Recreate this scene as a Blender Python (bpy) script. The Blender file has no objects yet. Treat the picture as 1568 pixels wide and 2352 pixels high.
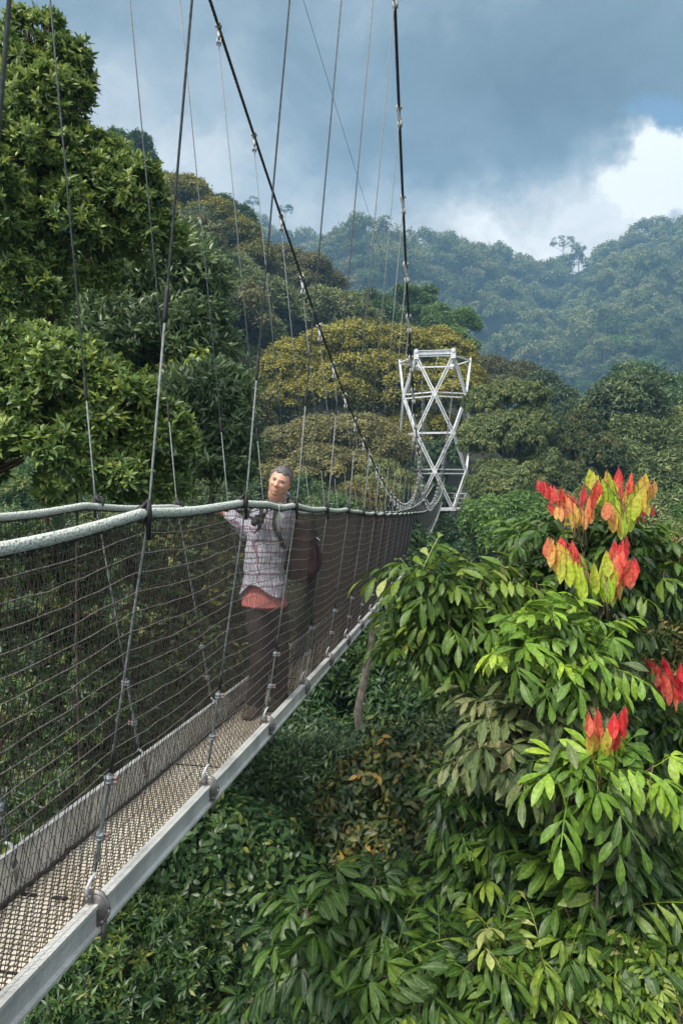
import bpy, math, random
import numpy as np
from mathutils import Vector, noise as mnoise
sc = bpy.context.scene
C = sc.collection
rng = np.random.default_rng(7)
F = 1568.0; Z0 = 30.0; HY = 1116.0
def at(px, py, y):
    return np.array([(px-784.0)/F*y, y, Z0-(py-HY)/F*y])
def nrm(v):
    v = np.asarray(v, float); return v/(np.linalg.norm(v, axis=-1, keepdims=True)+1e-12)

# ------------------------------------------------------------------ objects
def mesh_obj(name, V, Fq, mat, parent=None, tint=None, smooth=True, attrs=None):
    V = np.asarray(V, np.float32).reshape(-1, 3)
    me = bpy.data.meshes.new(name)
    if isinstance(Fq, np.ndarray):
        k = Fq.shape[1]; m = len(Fq)
        me.vertices.add(len(V)); me.vertices.foreach_set('co', V.ravel())
        me.loops.add(m*k); me.loops.foreach_set('vertex_index', Fq.astype(np.int32).ravel())
        me.polygons.add(m); me.polygons.foreach_set('loop_start', np.arange(0, m*k, k, dtype=np.int32))
        me.update(calc_edges=True)
    else:
        me.from_pydata([tuple(map(float, v)) for v in V], [], [tuple(int(i) for i in f) for f in Fq])
        me.update()
    if smooth:
        me.polygons.foreach_set('use_smooth', np.ones(len(me.polygons), bool))
    if tint is not None:
        a = me.attributes.new('mid', 'FLOAT', 'POINT'); a.data.foreach_set('value', (np.arange(len(V)) % 3 == 1).astype(np.float32))
        a = me.attributes.new('tint', 'FLOAT', 'POINT'); a.data.foreach_set('value', np.asarray(tint, np.float32))
    if isinstance(mat, (list, tuple)):
        for x in mat: me.materials.append(x)
    elif mat: me.materials.append(mat)
    me.update()
    o = bpy.data.objects.new(name, me); C.objects.link(o)
    if parent is not None: o.parent = parent
    return o
def thing(name, label, cat, loc=(0, 0, 0), group=None):
    o = bpy.data.objects.new(name, None); C.objects.link(o)
    o.empty_display_size = 0.2
    o.location = [float(v) for v in loc]
    o['label'] = label; o['category'] = cat
    if group: o['group'] = group
    return o
def tag(o, label, cat, group=None, kind=None):
    if label: o['label'] = label
    if cat: o['category'] = cat
    if group: o['group'] = group
    if kind: o['kind'] = kind
    return o
class MB:
    """collects quads/ngons; origin is subtracted at build time"""
    def __init__(s): s.v = []; s.f = []; s.n = 0; s.t = []
    def add(s, V, Fs, tint=None):
        V = np.asarray(V, float).reshape(-1, 3)
        s.v.append(V)
        s.f.extend([tuple(int(i)+s.n for i in f) for f in Fs]); s.n += len(V)
        s.t.append(np.full(len(V), .5 if tint is None else tint))
    def box(s, c, ax, ay, az):
        c, ax, ay, az = [np.asarray(q, float) for q in (c, ax, ay, az)]
        V = [c+i*ax+j*ay+k*az for i in (-1, 1) for j in (-1, 1) for k in (-1, 1)]
        s.add(V, [(0, 1, 3, 2), (4, 6, 7, 5), (0, 4, 5, 1), (2, 3, 7, 6), (0, 2, 6, 4), (1, 5, 7, 3)])
    def bar(s, a, b, w, h, up=(0, 0, 1)):
        a, b = np.asarray(a, float), np.asarray(b, float); d = nrm(b-a)
        sd = np.cross(d, up)
        if np.linalg.norm(sd) < 1e-3: sd = np.cross(d, (0, 1, 0))
        sd = nrm(sd); u = np.cross(sd, d)
        s.box((a+b)/2, (b-a)/2, sd*w/2, u*h/2)
    def tube(s, P, r, sides=6, cap=True, ref=(0, 0, 1)):
        P = np.asarray(P, float); n = len(P); r = np.broadcast_to(np.asarray(r, float), (n,))
        T = np.gradient(P, axis=0); T = nrm(T)
        rf = np.tile(np.asarray(ref, float), (n, 1))
        bad = np.abs((T*rf).sum(1)) > .9; rf[bad] = (0.3, 1, 0.1)
        if bad.any() and not bad.all(): rf[:] = (0.37, .81, .45)
        A = nrm(np.cross(T, rf)); B = np.cross(T, A)
        th = np.arange(sides)*2*np.pi/sides
        V = P[:, None]+r[:, None, None]*(np.cos(th)[None, :, None]*A[:, None]+np.sin(th)[None, :, None]*B[:, None])
        Fs = [(i*sides+j, i*sides+(j+1) % sides, (i+1)*sides+(j+1) % sides, (i+1)*sides+j) for i in range(n-1) for j in range(sides)]
        if cap: Fs += [tuple(range(sides))[::-1], tuple((n-1)*sides+j for j in range(sides))]
        s.add(V.reshape(-1, 3), Fs)
    def cyl(s, a, b, r, sides=10): s.tube([a, b], r, sides)
    def torus(s, c, ax, ay, R, r, n=14, m=6, arc=2*math.pi, start=0):
        c, ax, ay = np.asarray(c, float), nrm(ax), nrm(ay)
        th = start+np.linspace(0, arc, n)
        s.tube([c+R*(math.cos(t)*ax+math.sin(t)*ay) for t in th], r, m, ref=np.cross(ax, ay))
    def build(s, name, mat, parent=None, origin=(0, 0, 0), smooth=True):
        V = np.concatenate(s.v)-np.asarray(origin, float)
        return mesh_obj(name, V, s.f, mat, parent, smooth=smooth)
def sub_origin(p):   # parent empties sit at their base: children are stored relative to it
    return np.array(p.location) if p is not None else np.zeros(3)

# ------------------------------------------------------------------ materials
def newmat(name):
    m = bpy.data.materials.new(name); m.use_nodes = True
    nt = m.node_tree; b = nt.nodes['Principled BSDF']
    return m, nt, b
def N(nt, t, **kw):
    n = nt.nodes.new(t)
    for k, v in kw.items():
        if k.startswith('i_'): n.inputs[k[2:].replace('_', ' ')].default_value = v
        else: setattr(n, k, v)
    return n
def ramp(nt, stops):
    r = nt.nodes.new('ShaderNodeValToRGB'); e = r.color_ramp.elements
    while len(e) < len(stops): e.new(.5)
    for el, (p, c) in zip(e, stops):
        el.position = p; el.color = (*c, 1)
    return r
def noisy(name, c1, c2, scale=5, rough=.6, metal=0, bump=0, bscale=None, detail=6, c3=None):
    m, nt, b = newmat(name); L = nt.links.new
    tc = N(nt, 'ShaderNodeTexCoord'); no = N(nt, 'ShaderNodeTexNoise'); no.inputs['Scale'].default_value = scale; no.inputs['Detail'].default_value = detail
    st = [(.32, c1), (.68, c2)] if c3 is None else [(.3, c1), (.55, c2), (.72, c3)]
    r = ramp(nt, st)
    L(tc.outputs['Object'], no.inputs['Vector']); L(no.outputs['Fac'], r.inputs['Fac']); L(r.outputs['Color'], b.inputs['Base Color'])
    b.inputs['Roughness'].default_value = rough; b.inputs['Metallic'].default_value = metal
    if bump:
        n2 = N(nt, 'ShaderNodeTexNoise'); n2.inputs['Scale'].default_value = bscale or scale*4; n2.inputs['Detail'].default_value = 4
        L(tc.outputs['Object'], n2.inputs['Vector'])
        bm = N(nt, 'ShaderNodeBump'); bm.inputs['Strength'].default_value = bump; bm.inputs['Distance'].default_value = .02
        L(n2.outputs['Fac'], bm.inputs['Height']); L(bm.outputs['Normal'], b.inputs['Normal'])
    return m
def leafmat(name, stops, rough=.45, trans=.3, objvar=.25, spec=.5, big=0):
    m, nt, b = newmat(name); L = nt.links.new
    at_ = N(nt, 'ShaderNodeAttribute'); at_.attribute_name = 'tint'
    oi = N(nt, 'ShaderNodeObjectInfo')
    ma = N(nt, 'ShaderNodeMath', operation='MULTIPLY_ADD'); ma.inputs[1].default_value = objvar; ma.inputs[2].default_value = -objvar/2
    L(oi.outputs['Random'], ma.inputs[0])
    ad = N(nt, 'ShaderNodeMath', operation='ADD'); L(at_.outputs['Fac'], ad.inputs[0]); L(ma.outputs[0], ad.inputs[1])
    r = ramp(nt, stops); L(ad.outputs[0], r.inputs['Fac'])
    if big:   # pale midrib and faint mottling of the blade
        am = N(nt, 'ShaderNodeAttribute'); am.attribute_name = 'mid'; pw = N(nt, 'ShaderNodeMath', operation='POWER'); pw.inputs[1].default_value = 18; L(am.outputs['Fac'], pw.inputs[0])
        ml = N(nt, 'ShaderNodeMath', operation='MULTIPLY'); ml.inputs[1].default_value = .55; L(pw.outputs[0], ml.inputs[0])
        r2 = N(nt, 'ShaderNodeMixRGB'); r2.inputs[2].default_value = (.34, .42, .14, 1); L(ml.outputs[0], r2.inputs[0])
        tc = N(nt, 'ShaderNodeTexCoord'); no = N(nt, 'ShaderNodeTexNoise'); no.inputs['Scale'].default_value = 38; no.inputs['Detail'].default_value = 5; L(tc.outputs['Object'], no.inputs['Vector'])
        mr = N(nt, 'ShaderNodeMapRange'); mr.inputs['From Min'].default_value = .3; mr.inputs['From Max'].default_value = .7; mr.inputs['To Min'].default_value = .62; mr.inputs['To Max'].default_value = 1.3; L(no.outputs['Fac'], mr.inputs['Value'])
        vm = N(nt, 'ShaderNodeVectorMath', operation='SCALE'); L(r.outputs['Color'], vm.inputs[0]); L(mr.outputs[0], vm.inputs['Scale']); L(vm.outputs[0], r2.inputs[1])
        sp = N(nt, 'ShaderNodeTexNoise'); sp.inputs['Scale'].default_value = 21; sp.inputs['Detail'].default_value = 3; L(tc.outputs['Object'], sp.inputs['Vector'])
        m3 = N(nt, 'ShaderNodeMapRange'); m3.inputs['From Min'].default_value = .66; m3.inputs['From Max'].default_value = .72; m3.inputs['To Max'].default_value = .5 if big > 1 else .0; L(sp.outputs['Fac'], m3.inputs['Value'])
        r3 = N(nt, 'ShaderNodeMixRGB'); r3.inputs[2].default_value = (.16, .09, .03, 1); L(m3.outputs[0], r3.inputs[0]); L(r2.outputs[0], r3.inputs[1]); r = r3
        wv = N(nt, 'ShaderNodeBump'); wv.inputs['Strength'].default_value = .35; wv.inputs['Distance'].default_value = .01; L(no.outputs['Fac'], wv.inputs['Height']); L(wv.outputs['Normal'], b.inputs['Normal'])
    L(r.outputs['Color'], b.inputs['Base Color']); b.inputs['Roughness'].default_value = rough
    b.inputs['Specular IOR Level'].default_value = spec
    tr = N(nt, 'ShaderNodeBsdfTranslucent')
    hs = N(nt, 'ShaderNodeHueSaturation'); hs.inputs['Value'].default_value = 1.5; hs.inputs['Hue'].default_value = .485; L(r.outputs['Color'], hs.inputs['Color']); L(hs.outputs['Color'], tr.inputs['Color'])
    mx = N(nt, 'ShaderNodeMixShader'); mx.inputs[0].default_value = trans
    out = nt.nodes['Material Output']
    L(b.outputs[0], mx.inputs[1]); L(tr.outputs[0], mx.inputs[2]); L(mx.outputs[0], out.inputs['Surface'])
    return m
M = {}
M['bark'] = noisy('bark', (.035, .028, .02), (.11, .09, .07), 9, .9, 0, .8, 30)
M['bark_pale'] = noisy('bark_pale', (.10, .085, .07), (.25, .22, .19), 6, .85, 0, .6, 25)
M['bark_mid'] = noisy('bark_mid', (.13, .10, .075), (.34, .28, .22), 7, .85, 0, .7, 25)
M['bark_dark'] = noisy('bark_dark', (.03, .022, .016), (.09, .07, .05), 8, .9, 0, .6, 25)
M['twig'] = noisy('twig', (.10, .05, .03), (.2, .13, .07), 12, .8)
M['steel'] = noisy('galvanised_steel', (.50, .52, .54), (.72, .74, .76), 3, .5, .1, .1, 30)
M['alu'] = noisy('weathered_aluminium', (.36, .36, .345), (.56, .555, .53), 5, .5, .1, .3, 60, c3=(.44, .44, .42))
M['dark_steel'] = noisy('dark_steel', (.13, .12, .115), (.28, .27, .26), 20, .45, .6)
M['hook_steel'] = noisy('hook_steel', (.24, .24, .235), (.42, .42, .41), 40, .45, .2)
M['clip_steel'] = noisy('clip_steel', (.12, .14, .155), (.30, .33, .35), 60, .45, .3)
M['rust'] = noisy('rusty_bolt', (.16, .05, .03), (.4, .3, .26), 40, .7, .3)
M['wire'] = noisy('hanger_wire', (.09, .10, .105), (.20, .22, .22), 60, .6, .1)
M['wire_dark'] = noisy('main_cable_wire', (.022, .02, .02), (.07, .06, .055), 80, .6, .1)
M['black'] = noisy('black_tape', (.006, .006, .008), (.02, .02, .022), 30, .6)
M['net'] = noisy('net_twine', (.022, .017, .015), (.058, .044, .037), 30, .8)
M['cord'] = noisy('net_cord', (.09, .075, .065), (.19, .165, .145), 40, .85)
M['board'] = noisy('kick_board', (.46, .43, .36), (.68, .64, .56), 4, .7, 0, .2, 30)
def rope_mat():
    m, nt, b = newmat('rope_fibre'); L = nt.links.new
    tc = N(nt, 'ShaderNodeTexCoord'); no = N(nt, 'ShaderNodeTexNoise'); no.inputs['Scale'].default_value = 260; no.inputs['Detail'].default_value = 6
    L(tc.outputs['Object'], no.inputs['Vector']); r = ramp(nt, [(.25, (.33, .36, .31)), (.5, (.52, .55, .49)), (.75, (.68, .70, .63))])
    L(no.outputs['Fac'], r.inputs['Fac']); L(r.outputs['Color'], b.inputs['Base Color']); b.inputs['Roughness'].default_value = .95
    v = N(nt, 'ShaderNodeTexVoronoi'); v.inputs['Scale'].default_value = 110; L(tc.outputs['Object'], v.inputs['Vector'])
    bm = N(nt, 'ShaderNodeBump'); bm.inputs['Strength'].default_value = 1; bm.inputs['Distance'].default_value = .004
    L(v.outputs['Distance'], bm.inputs['Height']); L(bm.outputs['Normal'], b.inputs['Normal'])
    return m
M['rope'] = rope_mat()
def deck_mat():
    m, nt, b = newmat('deck_board'); L = nt.links.new
    tc = N(nt, 'ShaderNodeTexCoord'); no = N(nt, 'ShaderNodeTexNoise'); no.inputs['Scale'].default_value = 3.5; no.inputs['Detail'].default_value = 8
    L(tc.outputs['Object'], no.inputs['Vector']); r = ramp(nt, [(.3, (.50, .42, .31)), (.55, (.72, .64, .50)), (.75, (.80, .74, .62))])
    L(no.outputs['Fac'], r.inputs['Fac'])
    uv = N(nt, 'ShaderNodeUVMap')
    mp = N(nt, 'ShaderNodeMapping'); mp.inputs['Scale'].default_value = (1, 1, 1); L(uv.outputs[0], mp.inputs['Vector'])
    br = N(nt, 'ShaderNodeTexBrick'); br.offset = .5; br.inputs['Scale'].default_value = 1
    br.inputs['Brick Width'].default_value = .030; br.inputs['Row Height'].default_value = .026; br.inputs['Mortar Size'].default_value = .0055; br.inputs['Mortar Smooth'].default_value = .9
    L(mp.outputs[0], br.inputs['Vector'])
    mx = N(nt, 'ShaderNodeMixRGB', blend_type='MIX'); mx.inputs[2].default_value = (.045, .032, .025, 1); L(r.outputs['Color'], mx.inputs[1])  # crevice shade between the deck bumps, put into the colour as dark gaps
    mm = N(nt, 'ShaderNodeMath', operation='MULTIPLY'); mm.inputs[1].default_value = .92; L(br.outputs['Fac'], mm.inputs[0]); L(mm.outputs[0], mx.inputs[0])
    L(mx.outputs[0], b.inputs['Base Color']); b.inputs['Roughness'].default_value = .8
    inv = N(nt, 'ShaderNodeMath', operation='SUBTRACT'); inv.inputs[0].default_value = 1; L(br.outputs['Fac'], inv.inputs[1])
    bm = N(nt, 'ShaderNodeBump'); bm.inputs['Strength'].default_value = 1; bm.inputs['Distance'].default_value = .008
    L(inv.outputs[0], bm.inputs['Height']); L(bm.outputs['Normal'], b.inputs['Normal'])
    return m
M['deck'] = deck_mat()
M['ground'] = noisy('forest_floor', (.012, .014, .008), (.035, .04, .018), .6, 1, 0, .5, 3)

# leaf materials: tint 0..1 through the ramp
G = lambda *s: list(s)
M['lf_broad'] = leafmat('broad_leaf', G((.0, (.025, .05, .018)), (.4, (.07, .12, .032)), (.75, (.115, .20, .045)), (1, (.27, .34, .08))), .40, .28, .25, .4)
M['lf_lance'] = leafmat('lance_leaf', G((.0, (.035, .07, .03)), (.45, (.085, .14, .055)), (.8, (.17, .25, .10)), (1, (.28, .34, .14))), .4, .25)
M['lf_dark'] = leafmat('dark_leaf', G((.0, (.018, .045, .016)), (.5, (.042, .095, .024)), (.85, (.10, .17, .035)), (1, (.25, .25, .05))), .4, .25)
M['lf_comp'] = leafmat('compound_leaf', G((.0, (.012, .038, .013)), (.35, (.036, .085, .013)), (.7, (.082, .155, .018)), (.92, (.22, .30, .04)), (1, (.36, .40, .14))), .42, .26, .25, .38, 1)
M['lf_compy'] = leafmat('young_compound_leaf', G((.0, (.06, .12, .02)), (.4, (.14, .27, .03)), (.8, (.36, .50, .05)), (1, (.50, .55, .18))), .42, .30, .25, .38, 1)
M['lf_worn'] = leafmat('worn_compound_leaf', G((.0, (.04, .07, .03)), (.4, (.10, .14, .05)), (.75, (.19, .19, .08)), (1, (.33, .22, .12))), .5, .2, .25, .3, 2)
M['lf_red'] = leafmat('new_leaf', G((.0, (.68, .035, .05)), (.25, (.74, .10, .08)), (.45, (.72, .24, .12)), (.6, (.64, .42, .10)), (.72, (.52, .54, .07)), (.87, (.34, .50, .04)), (1, (.10, .22, .03))), .40, .36, 0, .4, 1)
M['lf_gold'] = leafmat('golden_leaf', G((.0, (.035, .06, .015)), (.3, (.10, .12, .02)), (.6, (.26, .24, .03)), (1, (.46, .40, .06))), .6, .15)
M['lf_ochre'] = leafmat('ochre_leaf', G((.0, (.04, .055, .02)), (.35, (.11, .11, .04)), (.7, (.205, .19, .06)), (1, (.33, .30, .09))), .6, .15)
M['lf_russet'] = leafmat('russet_leaf', G((.0, (.02, .04, .014)), (.5, (.05, .085, .02)), (.78, (.13, .12, .025)), (1, (.36, .22, .04))), .5, .25)
M['lf_forest'] = leafmat('forest_leaf', G((.0, (.03, .055, .022)), (.45, (.07, .11, .03)), (.8, (.14, .18, .045)), (1, (.22, .23, .08))), .6, .2, .7)
M['lf_green'] = leafmat('fresh_green_leaf', G((.0, (.025, .06, .015)), (.5, (.06, .13, .025)), (1, (.15, .25, .04))), .55, .25)

# ------------------------------------------------------------------ leaf shapes
def leaf(L, W, seg=3, fold=.25, curve=.3, prof=None, stalk=.0):
    """blade along +X, face up +Z, base at the origin; quads"""
    prof = prof or (lambda t: (math.sin(math.pi*min(1, t**.75)))**.8)
    V = []; Fs = []
    for i in range(seg+1):
        t = i/seg
        w = W/2*max(.03, prof(t)); x = stalk+L*t; z = -curve*L*t*t
        V += [(x, -w, z+w*fold), (x, 0, z), (x, w, z+w*fold)]
    for i in range(seg):
        a = i*3
        Fs += [(a, a+3, a+4, a+1), (a+1, a+4, a+5, a+2)]
    return np.array(V), np.array(Fs)
def rotz(a): c, s = math.cos(a), math.sin(a); return np.array([[c, -s, 0], [s, c, 0], [0, 0, 1]])
def roty(a): c, s = math.cos(a), math.sin(a); return np.array([[c, 0, s], [0, 1, 0], [-s, 0, c]])
def rotx(a): c, s = math.cos(a), math.sin(a); return np.array([[1, 0, 0], [0, c, -s], [0, s, c]])
class Proto:
    def __init__(s): s.V = []; s.F = []; s.T = []; s.n = 0
    def add(s, V, Fq, R, t, tint=0):
        s.V.append(V@R.T+np.asarray(t)); s.F.append(Fq+s.n); s.T.append(np.full(len(V), tint)); s.n += len(V); return s
    def done(s): s.V = np.concatenate(s.V); s.F = np.concatenate(s.F); s.T = np.concatenate(s.T); return s
obov = lambda t: (math.sin(math.pi*t**1.5) if t < 1 else 0)**.7 if 0 < t < 1 else .12
def p_rosette(r, n=9, L=.13, W=.045, seg=3, lo=-.1, hi=1.0):
    p = Proto()
    for i in range(n):
        k = L*r.uniform(.7, 1.15); V, Fq = leaf(k, W*r.uniform(.8, 1.15), seg, .3, r.uniform(.1, .45), obov)
        el = r.uniform(lo, hi); R = rotz(i*2.4+r.uniform(-.3, .3))@roty(-el)@rotx(r.uniform(-.4, .4))
        p.add(V, Fq, R, (0, 0, r.uniform(-.04, .02)), r.normal(0, .12)+ (.14 if el > .75 else 0))
    return p.done()
def p_spray(r, n=10, L=.12, W=.03, seg=3, twig=.35, droop=.5):
    p = Proto()
    for i in range(n):
        t = (i+.5)/n; pos = np.array([0, 0, twig*t])+r.normal(0, .015, 3)
        V, Fq = leaf(L*r.uniform(.7, 1.2), W*r.uniform(.8, 1.2), seg, .25, r.uniform(.1, .5))
        R = rotz(i*2.4+r.uniform(-.5, .5))@roty(droop+r.uniform(-.5, .5))@rotx(r.uniform(-.6, .6))
        p.add(V, Fq, R, pos, r.normal(0, .13))
    return p.done()
def p_tuft(r, n=8, L=.35, W=.2, spread=.35, seg=1, flat=.5, updir=.25):
    """loose tuft of small blades for trees farther off"""
    p = Proto()
    for i in range(n):
        V, Fq = leaf(L*r.uniform(.6, 1.2), W*r.uniform(.6, 1.2), max(1, seg), .2, .15, (lambda t: .9 if t < .99 else .25) if seg == 1 else None)
        if seg == 1: V = V+np.array([0, 0, 0])
        R = rotz(r.uniform(0, 6.28))@roty(r.uniform(-updir-.5, .7-updir))@rotx(r.uniform(-.7, .7))
        p.add(V, Fq, R, r.normal(0, spread, 3)*np.array([1, 1, flat]), r.normal(0, .14))
    return p.done()
def p_palmate(r, n=7, L=.21, W=.062, pet=.14, droop=.45):
    p = Proto(); tip = np.array([pet, 0, .02])
    for i in range(n):
        a = (i-(n-1)/2)*(4.6/n)+r.uniform(-.15, .15); k = L*(1-.12*abs(a))*r.uniform(.85, 1.1)
        V, Fq = leaf(k, W*r.uniform(.85, 1.1), 5, .3, r.uniform(.2, .5), obov, .01)
        V[:, 2] += .004*np.sin(V[:, 0]*160)*np.sign(V[:, 1])
        p.add(V, Fq, rotz(a)@roty(droop+r.uniform(-.25, .35))@rotx(r.uniform(-.4, .4)), tip, r.normal(0, .07))
    V, Fq = leaf(pet, .006, 2, .2, -.1, lambda t: 1); p.add(V, Fq, np.eye(3), (0, 0, 0), .1)
    return p.done()
def p_pinnate(r, pairs=4, L=.19, W=.055, rach=.40, droop=.7, arch=.9):
    p = Proto()
    for i in range(pairs*2+1):
        k = i//2; t = (k+1.6)/(pairs+1.6) if i < pairs*2 else 1
        x = rach*t; z = arch*.22*rach*(t-1.6*t*t)
        sd = 1 if i % 2 else -1
        V, Fq = leaf(L*r.uniform(.8, 1.1)*(1-.15*abs(t-.6)), W*r.uniform(.85, 1.1), 5, .3, r.uniform(.15, .45), obov, .008)
        V[:, 2] += .004*np.sin(V[:, 0]*150)*np.sign(V[:, 1])
        a = sd*r.uniform(.8, 1.15) if i < pairs*2 else r.uniform(-.2, .2)
        p.add(V, Fq, rotz(a)@roty(droop*r.uniform(.5, 1.3))@rotx(r.uniform(-.3, .3)), (x, 0, z), r.normal(0, .06))
    V, Fq = leaf(rach, .007, 4, .2, 0, lambda t: 1)
    tt = V[:, 0]/rach; V[:, 2] += arch*.22*rach*(tt-1.6*tt*tt); p.add(V, Fq, np.eye(3), (0, 0, 0), .1)
    return p.done()
def frames(ax, r, spin=None):
    """rotation matrices whose Z is ax, random spin"""
    n = len(ax); ax = nrm(ax)
    rf = r.normal(size=(n, 3)); X = nrm(np.cross(rf, ax)); Y = np.cross(ax, X)
    return np.stack([X, Y, ax], axis=2)
def frames_out(out, r, up=(0, 0, 1)):
    """X along out, Z as near up as it can be"""
    X = nrm(out); Zr = np.tile(np.asarray(up, float), (len(X), 1))+r.normal(0, .18, X.shape)
    Y = nrm(np.cross(Zr, X)); Z = np.cross(X, Y)
    return np.stack([X, Y, Z], axis=2)
def scatter(protos, P, R, S, T, r):
    """copies of the protos merged into arrays (V, F, tint)"""
    Vs, Fs, Ts, n = [], [], [], 0
    pick = r.integers(0, len(protos), len(P))
    for k, p in enumerate(protos):
        i = np.nonzero(pick == k)[0]
        if not len(i): continue
        V = np.einsum('mij,vj->mvi', R[i]*S[i, None, None], p.V)+P[i, None]
        Fq = p.F[None]+(np.arange(len(i))*len(p.V))[:, None, None]+n
        Vs.append(V.reshape(-1, 3)); Fs.append(Fq.reshape(-1, p.F.shape[1])); Ts.append((T[i, None]+p.T[None]).ravel())
        n += len(i)*len(p.V)
    return np.concatenate(Vs), np.concatenate(Fs), np.clip(np.concatenate(Ts), 0.01, .99)
def sphere_dirs(n, r): return nrm(r.normal(size=(n, 3)))
def crown_points(lobes, n, r, sub=.3, subn=16, bottom=-.35, jit=.12, back=.45, sq=.8, inner=.12, cam=True):
    """points and outward directions over clumps that sit on the lobes; lobes: (centre, (rx, ry, rz))"""
    subs = []
    for c, rad in lobes:
        c = np.asarray(c, float); rad = np.asarray(rad, float); k = 0
        while k < subn:
            d = sphere_dirs(1, r)[0]
            if d[2] < bottom: continue
            if cam and d[1] > .3 and r.random() > back: continue
            q = c+d*rad*(1-sub*.55)*r.uniform(.86, 1.06)
            s = sub*r.uniform(.65, 1.3)*float(np.prod(rad))**(1/3)
            subs.append((q, s, nrm(d*.7+np.array([0, 0, .35])), r.normal(0, .10))); k += 1
    Q = np.array([s[0] for s in subs]); S = np.array([s[1] for s in subs]); D = np.array([s[2] for s in subs]); TT = np.array([s[3] for s in subs])
    w = S**2; w = w/w.sum()
    i = r.choice(len(subs), n, p=w)
    d = sphere_dirs(n, r)
    flip = (d*D[i]).sum(1) < -.25; d[flip] *= -1
    rad = S[i]*(1+r.normal(0, jit, n))
    inn = r.random(n) < inner; rad[inn] *= r.uniform(.2, .8, inn.sum())
    P = Q[i]+d*rad[:, None]*np.array([1, 1, sq])
    return P, d, TT[i], Q, S
def limbs(base, Q, r0, r, n=9, mat='bark', parent=None, name='trunk', top=None, lean=None, sides=7):
    """tapered trunk with limbs that end inside the clumps"""
    mb = MB(); base = np.asarray(base, float)
    cen = Q.mean(0) if top is None else np.asarray(top, float)
    kk = 9; P = []
    for i in range(kk):
        t = i/(kk-1); p = base+(cen-base)*t
        p[:2] += r.normal(0, 1, 2)*r0*.9*math.sin(t*3.1)
        P.append(p)
    P = np.array(P)
    mb.tube(P, r0*(1-.62*np.linspace(0, 1, kk)), sides+2)
    tl = min(.5, 1.0*float(np.linalg.norm(Q-cen, axis=1).mean())/float(np.linalg.norm(cen-base)))
    for j in r.choice(len(Q), min(n, len(Q)), replace=False):
        t = 1-r.uniform(.02, .95)*tl; i0 = t*(kk-1); a = P[int(i0)]+(P[min(kk-1, int(i0)+1)]-P[int(i0)])*(i0-int(i0))
        b = Q[j]; m = (a+b)/2+r.normal(0, .06, 3)*np.linalg.norm(b-a); m[2] -= .04*np.linalg.norm(b-a)
        ts = np.linspace(0, 1, 7)[:, None]
        B = (1-ts)**2*a+2*ts*(1-ts)*m+ts**2*b
        B[1:-1] += r.normal(0, .012, (5, 3))*np.linalg.norm(b-a)
        mb.tube(B, r0*.34*(1-.8*ts[:, 0])+.003, sides-1)
    return mb.build(name, M[mat], parent, sub_origin(parent))
PR = np.random.default_rng(11)
PROTO = {
    'rosette': [p_rosette(PR, 11, .105, .033, 3, .1, 1.45) for _ in range(9)],
    'rosette_s': [p_rosette(PR, 8, .10, .034, 2, -.1, 1.2) for _ in range(6)],
    'lance': [p_spray(PR, 12, .125, .030, 3, .32, .75) for _ in range(6)], 'droop': [p_spray(PR, 12, .30, .075, 2, .5, 1.15) for _ in range(6)],
    'spray': [p_spray(PR, 10, .10, .042, 3, .25, .3) for _ in range(5)],
    'palmate': [p_palmate(PR) for _ in range(5)],
    'pinnate': [p_pinnate(PR, PR.integers(3, 5)) for _ in range(5)],
    'tuft': [p_tuft(PR, 10, .30, .10, .20, 2) for _ in range(5)],
    'tuft_flat': [p_tuft(PR, 12, .17, .10, .20, 1, .35, .35) for _ in range(5)],
    'tuft_far': [p_tuft(PR, 9, .75, .45, .5, 1, .5, .35) for _ in range(5)],
    'whorl': [p_rosette(PR, 9, .27, .075, 2, -1.2, .3) for _ in range(5)],
}
PROTO['compound'] = PROTO['palmate']+PROTO['pinnate']
# ================================================================== the bridge
BX0, BS = -1.57, .17            # centre line x = BX0 + BS*y
BT = nrm([BS, 1, 0]); BN = nrm([1, -BS, 0]); HW = .27; SPAN = 56.0
def sagf(y): t = np.clip(np.asarray(y, float)/SPAN, -.1, 1.1); return .9*4*t*(1-t)
def beam_z(y): return Z0-(1.33+sagf(y))
def deck_z(y): return beam_z(y)-.09
RY = [-3, 1.4, 1.7, 2.47, 3.56, 4.62, 5.8, 7, 8.5, 11.3, 14.5, 17.6, 22, 26.6, 30, 34, 38, 42.6, 47, 51, 54, 58]
RH = [.13, .14, .144, .10, .082, .13, .19, .24, .33, .46, .58, .68, .83, .91, .94, .92, .84, .69, .46, .2, 0, -.25]
def rope_z(y): return Z0-np.interp(y, RY, RH)
def cable_z(y): return Z0-.75+.0133*(np.asarray(y, float)-27.5)**2
def cable_off(y): return HW+.2+.09*np.maximum(0, cable_z(y)-rope_z(y))
def BP(y, off, z):
    y = np.asarray(y, float); off = np.broadcast_to(off, y.shape); z = np.broadcast_to(z, y.shape)
    return np.stack([BX0+BS*y+off*BN[0], y+off*BN[1], z], axis=-1)
ST0, DST = 1.37, 1.10
stations = ST0+DST*np.arange(-2, 50); stations = stations[stations < 54.3]
bridge = thing('suspension_bridge', 'long narrow rope and net suspension footbridge on steel cables, hung high over the forest', 'footbridge', BP(np.array(0.), 0, float(deck_z(0.))))
bo = np.array(bridge.location)
YB = np.linspace(-1.5, 56, 400)
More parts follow.
